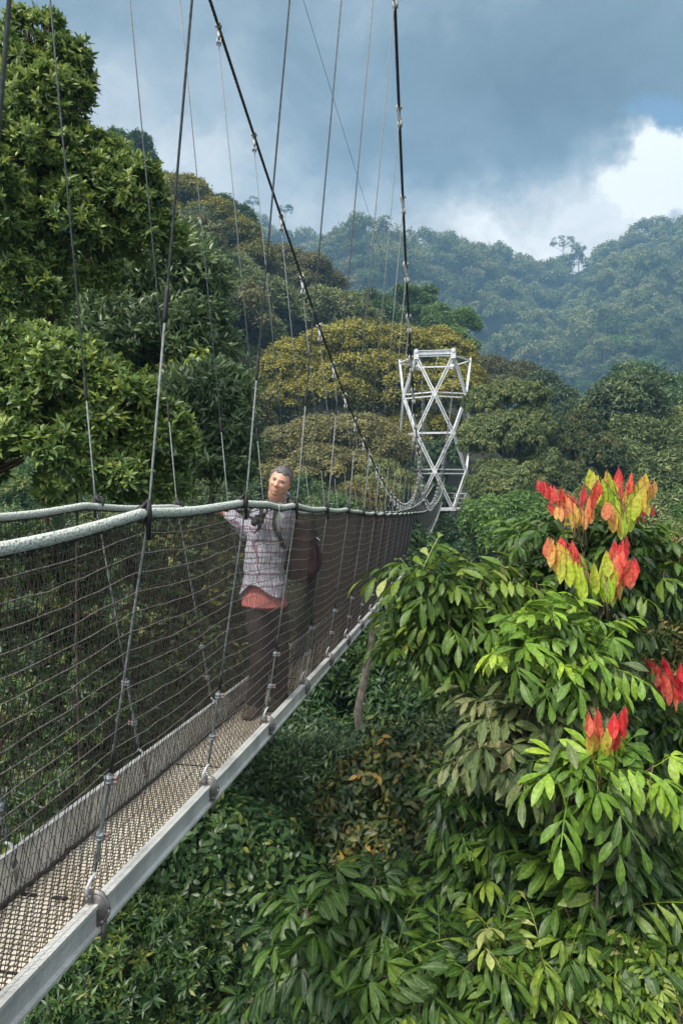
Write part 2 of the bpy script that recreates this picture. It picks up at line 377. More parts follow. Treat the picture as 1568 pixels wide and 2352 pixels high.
# deck
W0 = HW-.02
def ribbon(name, offs, zf, mat, parent=bridge, ys=YB, tag_uv=True):
    """closed ribbon along the bridge from a cross-section [(off, dz)]"""
    k = len(offs); V = []
    for o_, dz in offs: V.append(BP(ys, o_, zf(ys)+dz))
    V = np.stack(V, 1).reshape(-1, 3)-bo
    Fs = [(i*k+j, i*k+(j+1) % k, (i+1)*k+(j+1) % k, (i+1)*k+j) for i in range(len(ys)-1) for j in range(k)]
    Fs += [tuple(range(k))[::-1], tuple((len(ys)-1)*k+j for j in range(k))]
    o = mesh_obj(name, V, Fs, mat, parent, smooth=False)
    if tag_uv:
        me = o.data; uv = me.uv_layers.new(name='UVMap'); idx = np.zeros(len(me.loops), np.int32); me.loops.foreach_get('vertex_index', idx)
        s_ = ys[idx//k]; of = np.array([q[0] for q in offs])[idx % k]
        uv.data.foreach_set('uv', np.stack([of, s_], 1).astype(np.float32).ravel())
    return o
ys_edges = list(np.arange(-1.5, 55.9, 1.85))
HL = .165
deck = ribbon('deck', [(-HL+.02, 0), (W0, 0), (W0, -.03), (-HL+.02, -.03)], deck_z, M['deck'])
jb = MB()
for ye in ys_edges[1:]:
    if ye < 34:
        jb = MB(); z = float(deck_z(ye)); c = BP(np.array(ye), (W0-HL+.02)/2, z+.0035); jb.box(c, BN*((W0+HL-.02)/2-.01), BT*.0035, (0, 0, .002)); jb.build('board_joint', M['black'], deck, bo, smooth=False)
for ye, sp in ((2.62, (-.08, .05, .18)), (6.3, (-.08, .05, .18)), (10.1, (-.08, .05, .18))):
    for s_ in sp: jb = MB(); jb.box(BP(np.array(ye), s_, float(deck_z(ye))+.0035), BN*.03, BT*.008, (0, 0, .003)); jb.build('drain_slot', M['black'], deck, bo, smooth=False)
# edge beams: a flanged channel each side
for sgn in (1, -1):
    w = .044; HW_ = HW if sgn > 0 else HL
    sec = [(sgn*(HW_-.018), 0), (sgn*(HW_+w-.018), 0), (sgn*(HW_+w-.018), -.014), (sgn*(HW_+w-.026), -.02), (sgn*(HW_+w-.026), -.082), (sgn*(HW_+w-.012), -.088), (sgn*(HW_+w-.012), -.100), (sgn*(HW_-.018), -.100)]
    if sgn < 0: sec = sec[::-1]
    e = ribbon('edge_beam', sec, beam_z, M['alu'], tag_uv=False)
    if sgn > 0: e['label'] = 'grey aluminium edge beam on the outer side facing the red leaved tree'
    # white board inside the far beam
sec = [(-HL+.002, .06), (-HL+.012, .06), (-HL+.034, -.085), (-HL+.024, -.085)]
ribbon('kick_board', sec, beam_z, M['board'], tag_uv=False)
sec = [(-HL-.006, .075), (-HL+.020, .075), (-HL+.020, .0615), (-HL-.006, .0615)]
ribbon('kick_board_cap', sec, beam_z, M['alu'], tag_uv=False)
# hand ropes: kinked at every hanger
def rope_pts(sgn, y0=-1.4, y1=55.6):
    ys = np.arange(y0, y1, .05)
    ph = ((ys-ST0)/DST) % 1.0
    dz = -(.013 if sgn > 0 else .012)*np.sin(np.pi*ph)
    r = np.random.default_rng(3+int(sgn)); wob = np.interp(ys, np.arange(-2, 60, .4), r.normal(0, .004, len(np.arange(-2, 60, .4))))
    lowr = .03*np.clip((6-ys)/3, 0, 1)*(sgn < 0)
    return ys, BP(ys, sgn*(HW+(.19 if sgn > 0 else .14))+wob, rope_z(ys)+dz+wob-lowr)
for sgn in (1, -1):
    ys, P = rope_pts(sgn)
    mb = MB(); mb.tube(P, .0182+.0006*np.sin(ys*63), 12)
    rp = mb.build('hand_rope', M['rope'], bridge, bo)
    # helical lacing and fuzz
    lb = MB(); ts = np.arange(-1.4, 30, .012)
    Pc = np.stack([np.interp(ts, ys, P[:, k]) for k in range(3)], 1); a = ts*2*np.pi/.055
    n1 = BN; n2 = np.array([0, 0, 1.])
    Pc = Pc+.0188*(np.cos(a)[:, None]*n1+np.sin(a)[:, None]*n2)
    lb.tube(Pc, .0016, 3, ref=(.3, .2, .9)); lb.build('lacing', M['net'], rp, bo)
    r = np.random.default_rng(5); k = 2600; t = r.uniform(-1, 12, k); a = r.uniform(0, 6.28, k); base = np.stack([np.interp(t, ys, P[:, q]) for q in range(3)], 1)
    dr = np.cos(a)[:, None]*n1+np.sin(a)[:, None]*n2
    b0 = base+dr*.0205; b1 = b0+(dr*.009+BT*r.normal(0, .010, (k, 1)))*r.uniform(.4, 1.3, (k, 1)); sd = BT*.0006
    V = np.stack([b0-sd, b0+sd, b1+sd*.4, b1-sd*.4], 1).reshape(-1, 3)-bo
    mesh_obj('fuzz', V, np.arange(k*4).reshape(-1, 4), M['rope'], rp)
tb = MB(); y_ = 4.22; c = np.array([np.interp(y_, rope_pts(1)[0], rope_pts(1)[1][:, k]) for k in range(3)])+BN*.022
r = np.random.default_rng(2)
for k in range(46):
    q = r.normal(0, .009, 2); tb.tube([c+(0, 0, .015), c+BT*q[0]*.5+(0, 0, -.03), c+BT*q[0]+BN*(q[1]+.006)+(0, 0, -.06), c+BT*(q[0]*1.6-.006)+BN*q[1]+(0, 0, -r.uniform(.095, .15))], (.0022, .0022, .0018, .001), 3)
tb.build('rope_tassel', M['rope'], bridge, bo)
# main cables
for sgn in (1, -1):
    ys = np.linspace(-3, 56.9, 260); P = BP(ys, sgn*cable_off(ys), cable_z(ys))
    mb = MB(); mb.tube(P, .0165, 8); cb = mb.build('main_cable', M['wire_dark'], bridge, bo)
    lb = MB(); ts = np.arange(-1, 20, .02); Pc = BP(ts, sgn*cable_off(ts), cable_z(ts)); a = ts*2*np.pi/.11
    for ph in (0, 2.1, 4.2): lb.tube(Pc+.0165*(np.cos(a+ph)[:, None]*BN+np.sin(a+ph)[:, None]*np.array([0, .2, 1.])), .0034, 3, ref=(.3, .2, .9))
    lb.build('cable_strand', M['wire_dark'], cb, bo)
# side nets
def net(sgn):
    mb_v, mb_f, n = [], [], 0
    r = np.random.default_rng(20+int(sgn))
    ys0, P = rope_pts(sgn)
    def strands(y0, y1, sp, rad, ring):
        nonlocal n
        y = np.arange(y0, y1, sp); k = len(y); y = y+r.normal(0, sp*.10, k)
        top = np.stack([np.interp(y, ys0, P[:, q]) for q in range(3)], 1); top[:, 2] -= .012
        yb = y+r.normal(0, sp*.2, k)
        bot = BP(yb, sgn*(HW-.045 if sgn > 0 else HL-.0), beam_z(yb)-(.08 if sgn > 0 else -.01))
        ts = np.linspace(0, 1, ring); pts = top[:, None]*(1-ts)[None, :, None]+bot[:, None]*ts[None, :, None]
        belly = np.sin(np.pi*ts)*.018; pts += belly[None, :, None]*BN*sgn
        zig = r.normal(0, sp*.045, (k, ring)); zig[:, 0] = 0; pts += zig[:, :, None]*BT
        th = np.array([0, 2.094, 4.189])+.5
        ringv = rad*(np.cos(th)[:, None]*BN+np.sin(th)[:, None]*BT)
        V = pts[:, :, None]+ringv[None, None]
        idx = np.arange(ring-1)[:, None]*3; j = np.arange(3)[None]
        q = np.stack([idx+j, idx+(j+1) % 3, idx+3+(j+1) % 3, idx+3+j], -1).reshape(-1, 4)
        Fq = q[None]+(np.arange(k)*ring*3)[:, None, None]+n
        mb_v.append(V.reshape(-1, 3)); mb_f.append(Fq.reshape(-1, 4)); n += k*ring*3
    strands(-1.3, 5.2, .025, .0018, 9); strands(5.2, 16, .021, .0021, 7); strands(16, 55.4, .024, .0032, 5)
    o = mesh_obj('side_net', np.concatenate(mb_v)-bo, np.concatenate(mb_f), M['net'], bridge)
    cb = MB(); rows = 21
    for i in range(1, rows):
        t = i/rows; ys = np.arange(-1.3, 55.2, .09 if True else .2)
        top = np.stack([np.interp(ys, ys0, P[:, q]) for q in range(3)], 1); bot = BP(ys, sgn*(HW-.045 if sgn > 0 else HL-.0), beam_z(ys)-(.08 if sgn > 0 else 0))
        p = top*(1-t)+bot*t; p += (math.sin(math.pi*t)*.018+.0015)*BN*sgn
        ph = ((ys-ST0)/DST) % 1.0
        p[:, 2] += r.normal(0, .0022, len(ys))-.014*np.sin(np.pi*ph)*(1-abs(2*t-1)*.3)
        cb.tube(p, .0023 if sgn > 0 else .0018, 4)
    gb = MB(); q = np.stack([np.interp(np.arange(-1.3, 30, .03), ys0, P[:, c_]) for c_ in range(3)], 1); q[:, 2] -= .021+r.normal(0, .0015, len(q)); gb.tube(q+r.normal(0, .0012, q.shape), .0052, 5); gb.build('gathered_edge', M['net'], o, bo)
    c = cb.build('net_cord', M['cord' if sgn > 0 else 'net'], o, bo)
    return o
net(1); net(-1)
# net over the deck: two families of diagonals, plus the far kick board
nb_v, nb_f, n = [], [], 0
def seg_batch(A, B, rad, up):
    global n
    k = len(A); d = nrm(B-A); s1 = nrm(np.cross(d, up)); s2 = np.cross(s1, d)
    ring = [rad*(math.cos(a)*s1+math.sin(a)*s2) for a in (.5, 2.6, 4.7)]
    V = np.stack([A+q for q in ring]+[B+q for q in ring], 1)
    q = np.array([[0, 1, 4, 3], [1, 2, 5, 4], [2, 0, 3, 5]])
    nb_v.append(V.reshape(-1, 3)); nb_f.append((q[None]+(np.arange(k)*6)[:, None, None]+n).reshape(-1, 4)); n += k*6
r = np.random.default_rng(9)
for slant, sp in ((.075, .055), (-.06, .055)):
    y = np.arange(-1.4, 36, sp); k = len(y); y = y+r.normal(0, .003, k)
    ya = y; yb = y+slant
    seg_batch(BP(ya, -HL+.045, deck_z(ya)+.004), BP(yb, -HL+.024, beam_z(yb)+.082), .0014, tuple(BN))
mesh_obj('kick_board_net', np.concatenate(nb_v)-bo, np.concatenate(nb_f), M['net'], bridge)
eb = MB(); ys = np.arange(-1.4, 40, .05); eb.tube(BP(ys, -HL+.048+r.normal(0, .003, len(ys)), deck_z(ys)+.010+r.normal(0, .003, len(ys))), .008, 5); eb.build('net_edge', M['net'], bridge, bo)
# hangers with their fittings
def hook_mesh():
    """swan-neck cable hook with its bolt eye; local frame x along cable side, z up"""
    mb = MB(); a = np.linspace(.2, math.pi*1.25, 12)
    P = [(0.026*math.cos(t), 0, .026*math.sin(t)) for t in a]; P += [(-.006, 0, -.045), (.012, 0, -.075), (.014, 0, -.10)]
    mb.tube(P, [.009]*8+[.011]*3+[.012]*3+[.010], 6, ref=(0, 1, 0))
    mb.cyl((.0, -.022, .004), (0, .022, .004), .015, 8)
    mb.box((.012, -.012, -.118), (.012, 0, 0), (0, .003, 0), (0, 0, .024)); mb.box((.012, .012, -.118), (.012, 0, 0), (0, .003, 0), (0, 0, .024))
    mb.cyl((.012, -.02, -.122), (.012, .02, -.122), .0065, 6)
    return mb
def clip_mesh():
    mb = MB(); mb.box((0, 0, 0), (.011, 0, 0), (0, .009, 0), (0, 0, .012)); mb.torus((0, 0, .006), (1, 0, 0), (0, 1, 0), .0125, .003, 10, 5)
    mb.cyl((.0, 0, .006), (.026, 0, .006), .003, 6); mb.cyl((0, 0, -.006), (.026, 0, -.006), .003, 6); mb.torus((0, 0, -.007), (1, 0, 0), (0, 1, 0), .0125, .003, 10, 5)
    return mb
def nuts_mesh():
    mb = MB(); mb.cyl((.018, 0, .006), (.027, 0, .006), .006, 6); mb.cyl((.018, 0, -.007), (.027, 0, -.007), .006, 6); return mb
def bracket_mesh():
    """disc plate clasping the beam, with bolt and long shackle; x outward, y along, z up"""
    mb = MB(); n_ = 18
    ring = [(.060*math.cos(t)+.003, .078*math.sin(t)-.022) for t in np.linspace(0, 2*math.pi, n_, endpoint=False)]
    V = [(x, -.005, z) for x, z in ring]+[(x, .005, z) for x, z in ring]
    mb.add(V, [tuple(range(n_))[::-1], tuple(range(n_, 2*n_))]+[(i, (i+1) % n_, n_+(i+1) % n_, n_+i) for i in range(n_)])
    mb.torus((.003, 0, -.022), (1, 0, 0), (0, 0, 1.28), .060, .006, 22, 6); mb.cyl((-.024, -.020, .022), (-.024, .012, .022), .017, 12); mb.cyl((-.024, -.027, .022), (-.024, -.016, .022), .009, 6)
    mb.cyl((.034, -.016, -.075), (.034, .012, -.075), .009, 6)
    mb.box((.028, .02, -.13), (.004, 0, 0), (0, .016, 0), (0, 0, .035))
    return mb
def shackle_mesh():
    mb = MB(); mb.tube([(-.024, -.014, .02), (-.020, -.020, .045), (-.008, -.012, .075), (.0, .004, .088)], (.0085, .007, .0065, .006), 6); return mb
def only_mesh(mb, name, mat): o = mb.build(name, M[mat]); me = o.data; bpy.data.objects.remove(o); return me
ME = {'cable_hook': only_mesh(hook_mesh(), 'cable_hook', 'hook_steel'), 'wire_clip': only_mesh(clip_mesh(), 'wire_clip', 'clip_steel'), 'clip_nuts': only_mesh(nuts_mesh(), 'clip_nuts', 'rust'),
      'beam_bracket': only_mesh(bracket_mesh(), 'beam_bracket', 'dark_steel'), 'shackle': only_mesh(shackle_mesh(), 'shackle', 'steel')}
from mathutils import Matrix
def put(name, parent, loc, X, Y, Z, s=1.0):
    o = bpy.data.objects.new(name, ME[name]); C.objects.link(o); o.parent = parent
    X, Y, Z = nrm(X), nrm(Y), nrm(Z)
    m = Matrix([[X[0]*s, Y[0]*s, Z[0]*s, loc[0]], [X[1]*s, Y[1]*s, Z[1]*s, loc[1]], [X[2]*s, Y[2]*s, Z[2]*s, loc[2]], [0, 0, 0, 1]])
    o.matrix_local = m; return o
for si, y in enumerate(stations):
    for sgn in (1, -1):
        rr = np.random.default_rng(si*2+(sgn > 0)); y = float(stations[si])+(.15 if sgn < 0 else (.21 if abs(stations[si]-1.37) < .01 else 0))
        C1 = BP(np.array(y), sgn*float(cable_off(y)), float(cable_z(y))); R1 = BP(np.array(y), sgn*(HW+(.213 if sgn > 0 else .163)), float(rope_z(y))); B1 = BP(np.array(y), sgn*((HW if sgn > 0 else HL)+.012), float(beam_z(y)))
        top = C1-(0, 0, .17); bot = B1+np.array([0, 0, .115])+(R1-B1)*.0
        low = float(cable_z(y)-rope_z(y)) < .35
        if low: top = C1-(0, 0, .02)
        mb = MB(); sl = R1+(C1-R1)*min(.5, (.75+rr.normal(0, .06))/max(.3, np.linalg.norm(C1-R1)))
        P = [top, sl, R1, R1+(bot-R1)*.5, R1+(bot-R1)*.68, bot]
        rad = .0042 if y < 12 else .0036
        mb.tube(P[:2], .0052 if y < 12 else .0048, 6); mb.tube(P[1:5], rad*1.15, 6)
        if y < 16:
            e1 = P[4]; 
            for q in (-1, 1):
                mb.tube([e1, e1*.6+bot*.4+BT*q*.006, e1*.12+bot*.88+BT*q*.010, bot], rad*.95, 5)
        else: mb.tube(P[4:], rad, 5)
        h = mb.build('hanger', M['wire'], bridge, bo)
        if not low or y > 24: pass
        X = BN*sgn*-1
        ccut = .85 if y < 30 else .7
        hk = put('cable_hook', h, C1-bo+(0, 0, 0), BT*(1 if sgn > 0 else -1)+BN*.6, np.cross((0, 0, 1), BT*(1 if sgn > 0 else -1)+BN*.6), (0, 0, 1), 1.45 if y < 10 else 1.9)
        if y < 26:
            sb = MB(); d = nrm(R1-sl); sb.tube([sl-d*.05, sl-d*.03, sl+d*.06, sl+d*.08], (.006, .009, .0085, .005), 7); sb.build('tape_sleeve', M['black'], h, bo); sb = MB()
            sb.tube([R1+(0, 0, .05), R1+(0, 0, .0), R1-(0, 0, .09)], (.010, .013, .007), 7)
            sb.torus(R1-BN*sgn*.022, (0, 0, 1), BN, .027, .007, 14, 6)
            sb.tube([R1+(0, 0, .05), R1-BN*sgn*.02-BT*.02+(0, 0, .02), R1-BN*sgn*.045-BT*.03], (.007, .008, .006), 6); sb.build('rope_tie', M['black'], h, bo); sb = MB()
            p4 = P[4]; dd = nrm(p4-R1); sb.tube([p4-dd*.05, p4+dd*.05], .0075, 6)
            sb.build('tape_wrap', M['black'], h, bo)
        if y < 40:
            for f in (.74, .90):
                p = P[4]*(1-(f-.68)/.32)+bot*((f-.68)/.32)
                put('wire_clip', h, p-bo, BN*sgn, BT, (0, 0, 1), 1.2)
                if y < 20: put('clip_nuts', h, p-bo, BN*sgn, BT, (0, 0, 1), 1.2)
            bb = put('beam_bracket', h, B1-bo+(0, 0, .004), BN*sgn, BT*sgn, (0, 0, 1), .85)
            put('shackle', h, B1-bo+(0, 0, .02), BN*sgn, BT*sgn, (0, 0, 1), 1.0)
# safety line between tower tops
gw = MB(); A = BP(np.array(-3.0), -1.55, Z0+10.6); Bq = np.array([6.15, 56.7, Z0+10.7]); ts = np.linspace(0, 1, 40)[:, None]
Pg = A*(1-ts)+Bq*ts; Pg[:, 2] -= .5*4*ts[:, 0]*(1-ts[:, 0]); gw.tube(Pg, .0055, 5)
w = gw.build('guy_wire', M['wire_dark'], None, Pg[0]); w.location = Pg[0]
tag(w, 'thin dark wire slanting across the hangers to the top of the lattice tower', 'wire')

# ================================================================== the lattice tower
TC = np.array([8.15, 59.75, 0]); TR = 3.06; fn = nrm([-.14, -1, 0]); fs = np.array([-fn[1], fn[0], 0])   # fs: to the right seen from the bridge
def tv(k, ang):  # ring k (0 = top), angle from the front normal in degrees
    z = Z0+10.87-3.22*k; a = math.radians(ang)
    return TC+TR*(math.cos(a)*fn+math.sin(a)*fs)+np.array([0, 0, z])
tower = thing('lattice_tower', 'tall white galvanised lattice tower of crossing struts at the far end of the footbridge', 'tower', (TC[0], TC[1], Z0-18))
to = np.array(tower.location)
def pair(a, b, gap=.09, w=.09, h=.15, name='strut'):
    mb = MB(); d = nrm(b-a); out = nrm((a+b)/2*[1, 1, 0]-TC*[1, 1, 0]); sd = nrm(np.cross(d, out))
    for s_ in (-1, 1): mb.bar(a+sd*s_*gap+d*.12, b+sd*s_*gap-d*.12, w, h, up=out)
    mb.build(name, M['steel'], tower, to, smooth=False)
def single(a, b, w=.09, h=.09, name='strut'):
    mb = MB(); mb.bar(a, b, w, h, up=nrm((a+b)/2*[1, 1, 0]-TC*[1, 1, 0])); mb.build(name, M['steel'], tower, to, smooth=False)
def angs(k): return [-90, -30, 30, 90, 150, 210] if k % 2 == 0 else [-120, -60, 0, 60, 120, 180]
for k in range(0, 9):
    A_, B_ = angs(k), angs(k+1)
    for a in A_:
        for b in B_:
            if abs(((a-b+180) % 360)-180) < 31:
                if k < 4 and (abs((a if a <= 180 else a-360)) > 95 or abs(b) > 115): continue
                if k >= 4 and abs((a if a <= 180 else a-360)) > 95 and abs(b) > 95: continue
                pa, pb = tv(k, a), tv(k+1, b)
                if abs(a) > 80 and k < 4: single(pa, pb, .17, .17)
                else: pair(pa, pb)
for k in range(1, 9):
    an = angs(k)
    fr = [a for a in an if abs(a) <= (120 if k % 2 else 90)]
    fr.sort()
    for a, b in zip(fr[:-1], fr[1:]):
        if k % 2: 
            if a < -100 or b > 100: continue
            pair(tv(k, a), tv(k, b), .17, .10, .09, 'ring_beam')
        else: single(tv(k, a), tv(k, b), .16, .2, 'ring_beam')
r0 = [-90, -30, 30, 90, 150, 210]
for i in range(6): single(tv(0, r0[i]), tv(0, r0[(i+1) % 6]), .12, .14, 'ring_beam')
mb = MB(); a, b = tv(0, -30), tv(0, 30); u = np.array([0, 0, 1.]); d = nrm(b-a)
mb.bar(a-d*.2+u*.45, b+d*.2+u*.45, .34, .05, up=u); mb.bar(a-d*.2+u*.13, b+d*.2+u*.13, .34, .05, up=u); mb.bar(a-d*.2+u*.29, b+d*.2+u*.29, .04, .27, up=u)
mb.build('head_beam', M['steel'], tower, to, smooth=False)
for q in (a, b):
    mb = MB(); mb.cyl(q+u*.42-fn*.2, q+u*.42+fn*.3, .17, 14); mb.box(q+u*.02+fn*.1, fs*.2, fn*.12, u*.28); mb.build('cable_saddle', M['steel'], tower, to, smooth=False)
for k in range(0, 6):
    for an in angs(k):
        if abs(an) <= 90 or k == 0:
            mb = MB(); p = tv(k, an); out = nrm(p*[1, 1, 0]-TC*[1, 1, 0]); sd = np.cross(out, u)
            n_ = 8; ring = [(p+out*.07+sd*.22*math.cos(t)+u*.26*math.sin(t)) for t in np.linspace(.39, .39+2*math.pi, n_, endpoint=False)]
            V = ring+[q-out*.14 for q in ring]
            mb.add(V, [tuple(range(n_)), tuple(range(n_, 2*n_))[::-1]]+[(i, n_+i, n_+(i+1) % n_, (i+1) % n_) for i in range(n_)])
            for t in np.linspace(0, 2*math.pi, 6, endpoint=False): mb.cyl(p+out*.06+sd*.17*math.cos(t)+u*.18*math.sin(t), p+out*.10+sd*.17*math.cos(t)+u*.18*math.sin(t), .02, 5)
            mb.build('node_plate', M['steel'], tower, to, smooth=False)
# platform, hand rails round it
pz = Z0-1.95; pl = MB(); ring = [TC+(TR+.45)*(math.cos(math.radians(t))*fn+math.sin(math.radians(t))*fs) for t in (-90, -30, 30, 90, 150, 210)]
V = [np.array([q[0], q[1], pz]) for q in ring]+[np.array([q[0], q[1], pz-.12]) for q in ring]
pl.add(V, [tuple(range(6)), tuple(range(6, 12))[::-1]]+[(i, 6+i, 6+(i+1) % 6, (i+1) % 6) for i in range(6)])
pl.build('platform_floor', M['steel'], tower, to, smooth=False)
for q0, q1 in ((2, 3), (3, 4), (4, 5), (0, 1)):
    a, b = ring[q0], ring[q1]; mb = MB()
    for dz in (.45, .85, 1.28): mb.tube([a+u*(pz+dz), b+u*(pz+dz)], .032, 6)
    for t in (0, .5, 1): mb.tube([a*(1-t)+b*t+u*pz, a*(1-t)+b*t+u*(pz+1.3)], .032, 6)
    mb.build('guard_rail', M['steel'], tower, to)
mb = MB(); a = tv(0, 5)+u*.0; mb.tube([a, a+fs*-.15-u*.9, a-fs*.5-u*1.6], .012, 4); mb.build('loose_rope', M['rope'], tower, to)
# second footbridge leaving the tower to the far left
sb2 = thing('footbridge', 'second net-sided footbridge running off to the side behind the brown tree crown', 'footbridge', (5.2, 60.5, pz))
so = np.array(sb2.location); xs = np.linspace(5.3, -14, 60)
def P2(off, z): 
    t = (5.3-xs)/19.3; return np.stack([xs, 60.5+off+xs*0-.03*(xs-5), pz+z-.55*4*t*(1-t)*.4], 1)
for off in (0, 1.0):
    mb = MB(); mb.tube(P2(off, 1.45), .035, 6); mb.build('hand_rope', M['rope'], sb2, so)
    Vn, Fn = [], []
    T_ = P2(off, 1.42); Bm = P2(off, .05); kx = 260; xi = np.linspace(0, 59, kx); mb = MB()
    for q in xi:
        i = int(min(58, q)); f = q-i; a_ = T_[i]*(1-f)+T_[i+1]*f; b_ = Bm[i]*(1-f)+Bm[i+1]*f; mb.tube([a_, b_], .008, 3, cap=False)
    for t in np.linspace(.1, .9, 12): mb.tube(T_*(1-t)+Bm*t, .006, 3)
    mb.build('side_net', M['net'], sb2, so)
mb = MB(); A2, B2 = P2(0, .02), P2(1.0, .02)
for i in range(59): mb.bar((A2[i]+B2[i])/2, (A2[i+1]+B2[i+1])/2, 1.0, .08)
mb.build('deck', M['alu'], sb2, so, smooth=False)
# ================================================================== the man on the walkway
SKY_BLOBS=[(1400,150,.34,-.22),(1050,120,.2,-.04),(840,330,.22,-.20),(480,250,.36,.20),(1000,60,.2,.04),(1568,385,.10,.8,(1,1,1.3),True,.3),(1470,430,.12,.26,(1,1,1.5),True,.2),(1330,500,.2,.22,(1,1,1.8)),(900,540,.3,.34,(1,1,2.8)),(1250,580,.34,.30,(1,1,3)),(560,430,.24,.2,(1,1,2))]
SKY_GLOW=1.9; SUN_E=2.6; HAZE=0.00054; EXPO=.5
def loft(mb, P, A, B, side, sides=14, pw=1.0):
    """closed loft through P; A half width along `side`, B the other way"""
    P = np.asarray(P, float); n = len(P); T = nrm(np.gradient(P, axis=0)); side = np.broadcast_to(np.asarray(side, float), (n, 3))
    S = nrm(side-(side*T).sum(1, keepdims=True)*T); U = np.cross(T, S)
    th = np.arange(sides)*2*np.pi/sides; c, s = np.cos(th), np.sin(th)
    A = np.broadcast_to(np.asarray(A, float), (n,)); B = np.broadcast_to(np.asarray(B, float), (n,))
    V = P[:, None]+A[:, None, None]*c[None, :, None]*S[:, None]+B[:, None, None]*s[None, :, None]*U[:, None]
    ends = [P[0]-T[0]*min(A[0], B[0])*.5, P[-1]+T[-1]*min(A[-1], B[-1])*.5]
    V = np.concatenate([V.reshape(-1, 3), ends]); k = n*sides
    Fs = [(i*sides+j, i*sides+(j+1) % sides, (i+1)*sides+(j+1) % sides, (i+1)*sides+j) for i in range(n-1) for j in range(sides)]
    Fs += [(k, (j+1) % sides, j) for j in range(sides)]+[(k+1, (n-1)*sides+j, (n-1)*sides+(j+1) % sides) for j in range(sides)]
    mb.add(V, Fs)
def smooth_path(P, k=6):
    """Catmull-Rom through the points; works on any number of columns"""
    P = np.asarray(P, float); Q = np.vstack([2*P[0]-P[1], P, 2*P[-1]-P[-2]]); out = []
    for i in range(1, len(Q)-2):
        for t in np.linspace(0, 1, k, endpoint=False):
            out.append(.5*((2*Q[i])+(-Q[i-1]+Q[i+1])*t+(2*Q[i-1]-5*Q[i]+4*Q[i+1]-Q[i+2])*t*t+(-Q[i-1]+3*Q[i]-3*Q[i+1]+Q[i+2])*t**3))
    out.append(P[-1]); return np.array(out)
def limb(mb, pts, side, sides=14, k=6):
    """pts: (x, y, z, a, b)"""
    Q = smooth_path([tuple(p[0])+(p[1], p[2]) for p in pts], k); loft(mb, Q[:, :3], Q[:, 3], Q[:, 4], side, sides)
def fuse(mb, name, mat, parent, vox, smooth=4, disp=None):
    o = mb.build(name, mat, parent, sub_origin(parent)); m = o.modifiers.new('r', 'REMESH'); m.mode = 'VOXEL'; m.voxel_size = vox; m.use_smooth_shade = True
    s = o.modifiers.new('s', 'SMOOTH'); s.factor = .5; s.iterations = smooth
    dg = bpy.context.evaluated_depsgraph_get(); me = bpy.data.meshes.new_from_object(o.evaluated_get(dg)); old = o.data; o.modifiers.clear(); o.data = me; bpy.data.meshes.remove(old)
    if disp:
        V = np.zeros(len(me.vertices)*3, np.float32); me.vertices.foreach_get('co', V); V = V.reshape(-1, 3); Nn = np.zeros_like(V).ravel(); me.vertices.foreach_get('normal', Nn); Nn = Nn.reshape(-1, 3)
        V = V+Nn*disp(V)[:, None]; me.vertices.foreach_set('co', V.astype(np.float32).ravel()); me.update()
    me.polygons.foreach_set('use_smooth', np.ones(len(me.polygons), bool)); me.name = name
    if not me.materials: me.materials.append(mat)
    return o
M['skin'] = noisy('skin', (.50, .26, .175), (.62, .34, .24), 14, .48, 0, .08, 120); M['skin'].node_tree.nodes['Principled BSDF'].inputs['Subsurface Weight'].default_value = .12; M['skin'].node_tree.nodes['Principled BSDF'].inputs['Subsurface Radius'].default_value = (.012, .004, .002)
M['hair'] = noisy('grey_hair', (.045, .044, .044), (.20, .195, .19), 90, .75, 0, .6, 300, 6, (.42, .41, .40))
M['eye_white'] = noisy('eye_white', (.6, .56, .52), (.7, .66, .62), 5, .3)
M['iris'] = noisy('iris', (.02, .012, .008), (.04, .025, .015), 5, .15)
M['lip'] = noisy('lip', (.42, .17, .13), (.5, .22, .17), 30, .45)
M['mouth'] = noisy('mouth_inside', (.05, .015, .012), (.07, .02, .015), 30, .6)
M['teeth'] = noisy('teeth', (.62, .58, .5), (.7, .66, .58), 10, .25)
M['trouser'] = noisy('trouser_cloth', (.010, .008, .008), (.028, .022, .02), 12, .9, 0, .4, 40)
M['shoe'] = noisy('shoe_leather', (.05, .035, .025), (.11, .08, .055), 12, .6)
M['pack'] = noisy('backpack_cloth', (.03, .012, .013), (.07, .03, .032), 18, .75, 0, .4, 60)
M['strap'] = noisy('strap_webbing', (.008, .008, .01), (.02, .02, .022), 40, .7)
def pink_mat():
    m, nt, b = newmat('checked_pink_cloth'); L = nt.links.new; tc = N(nt, 'ShaderNodeTexCoord'); ck = N(nt, 'ShaderNodeTexChecker'); ck.inputs['Scale'].default_value = 130
    ck.inputs[1].default_value = (.50, .17, .15, 1); ck.inputs[2].default_value = (.38, .11, .10, 1); L(tc.outputs['Object'], ck.inputs[0]); L(ck.outputs[0], b.inputs['Base Color']); b.inputs['Roughness'].default_value = .85; return m
M['pink'] = pink_mat()
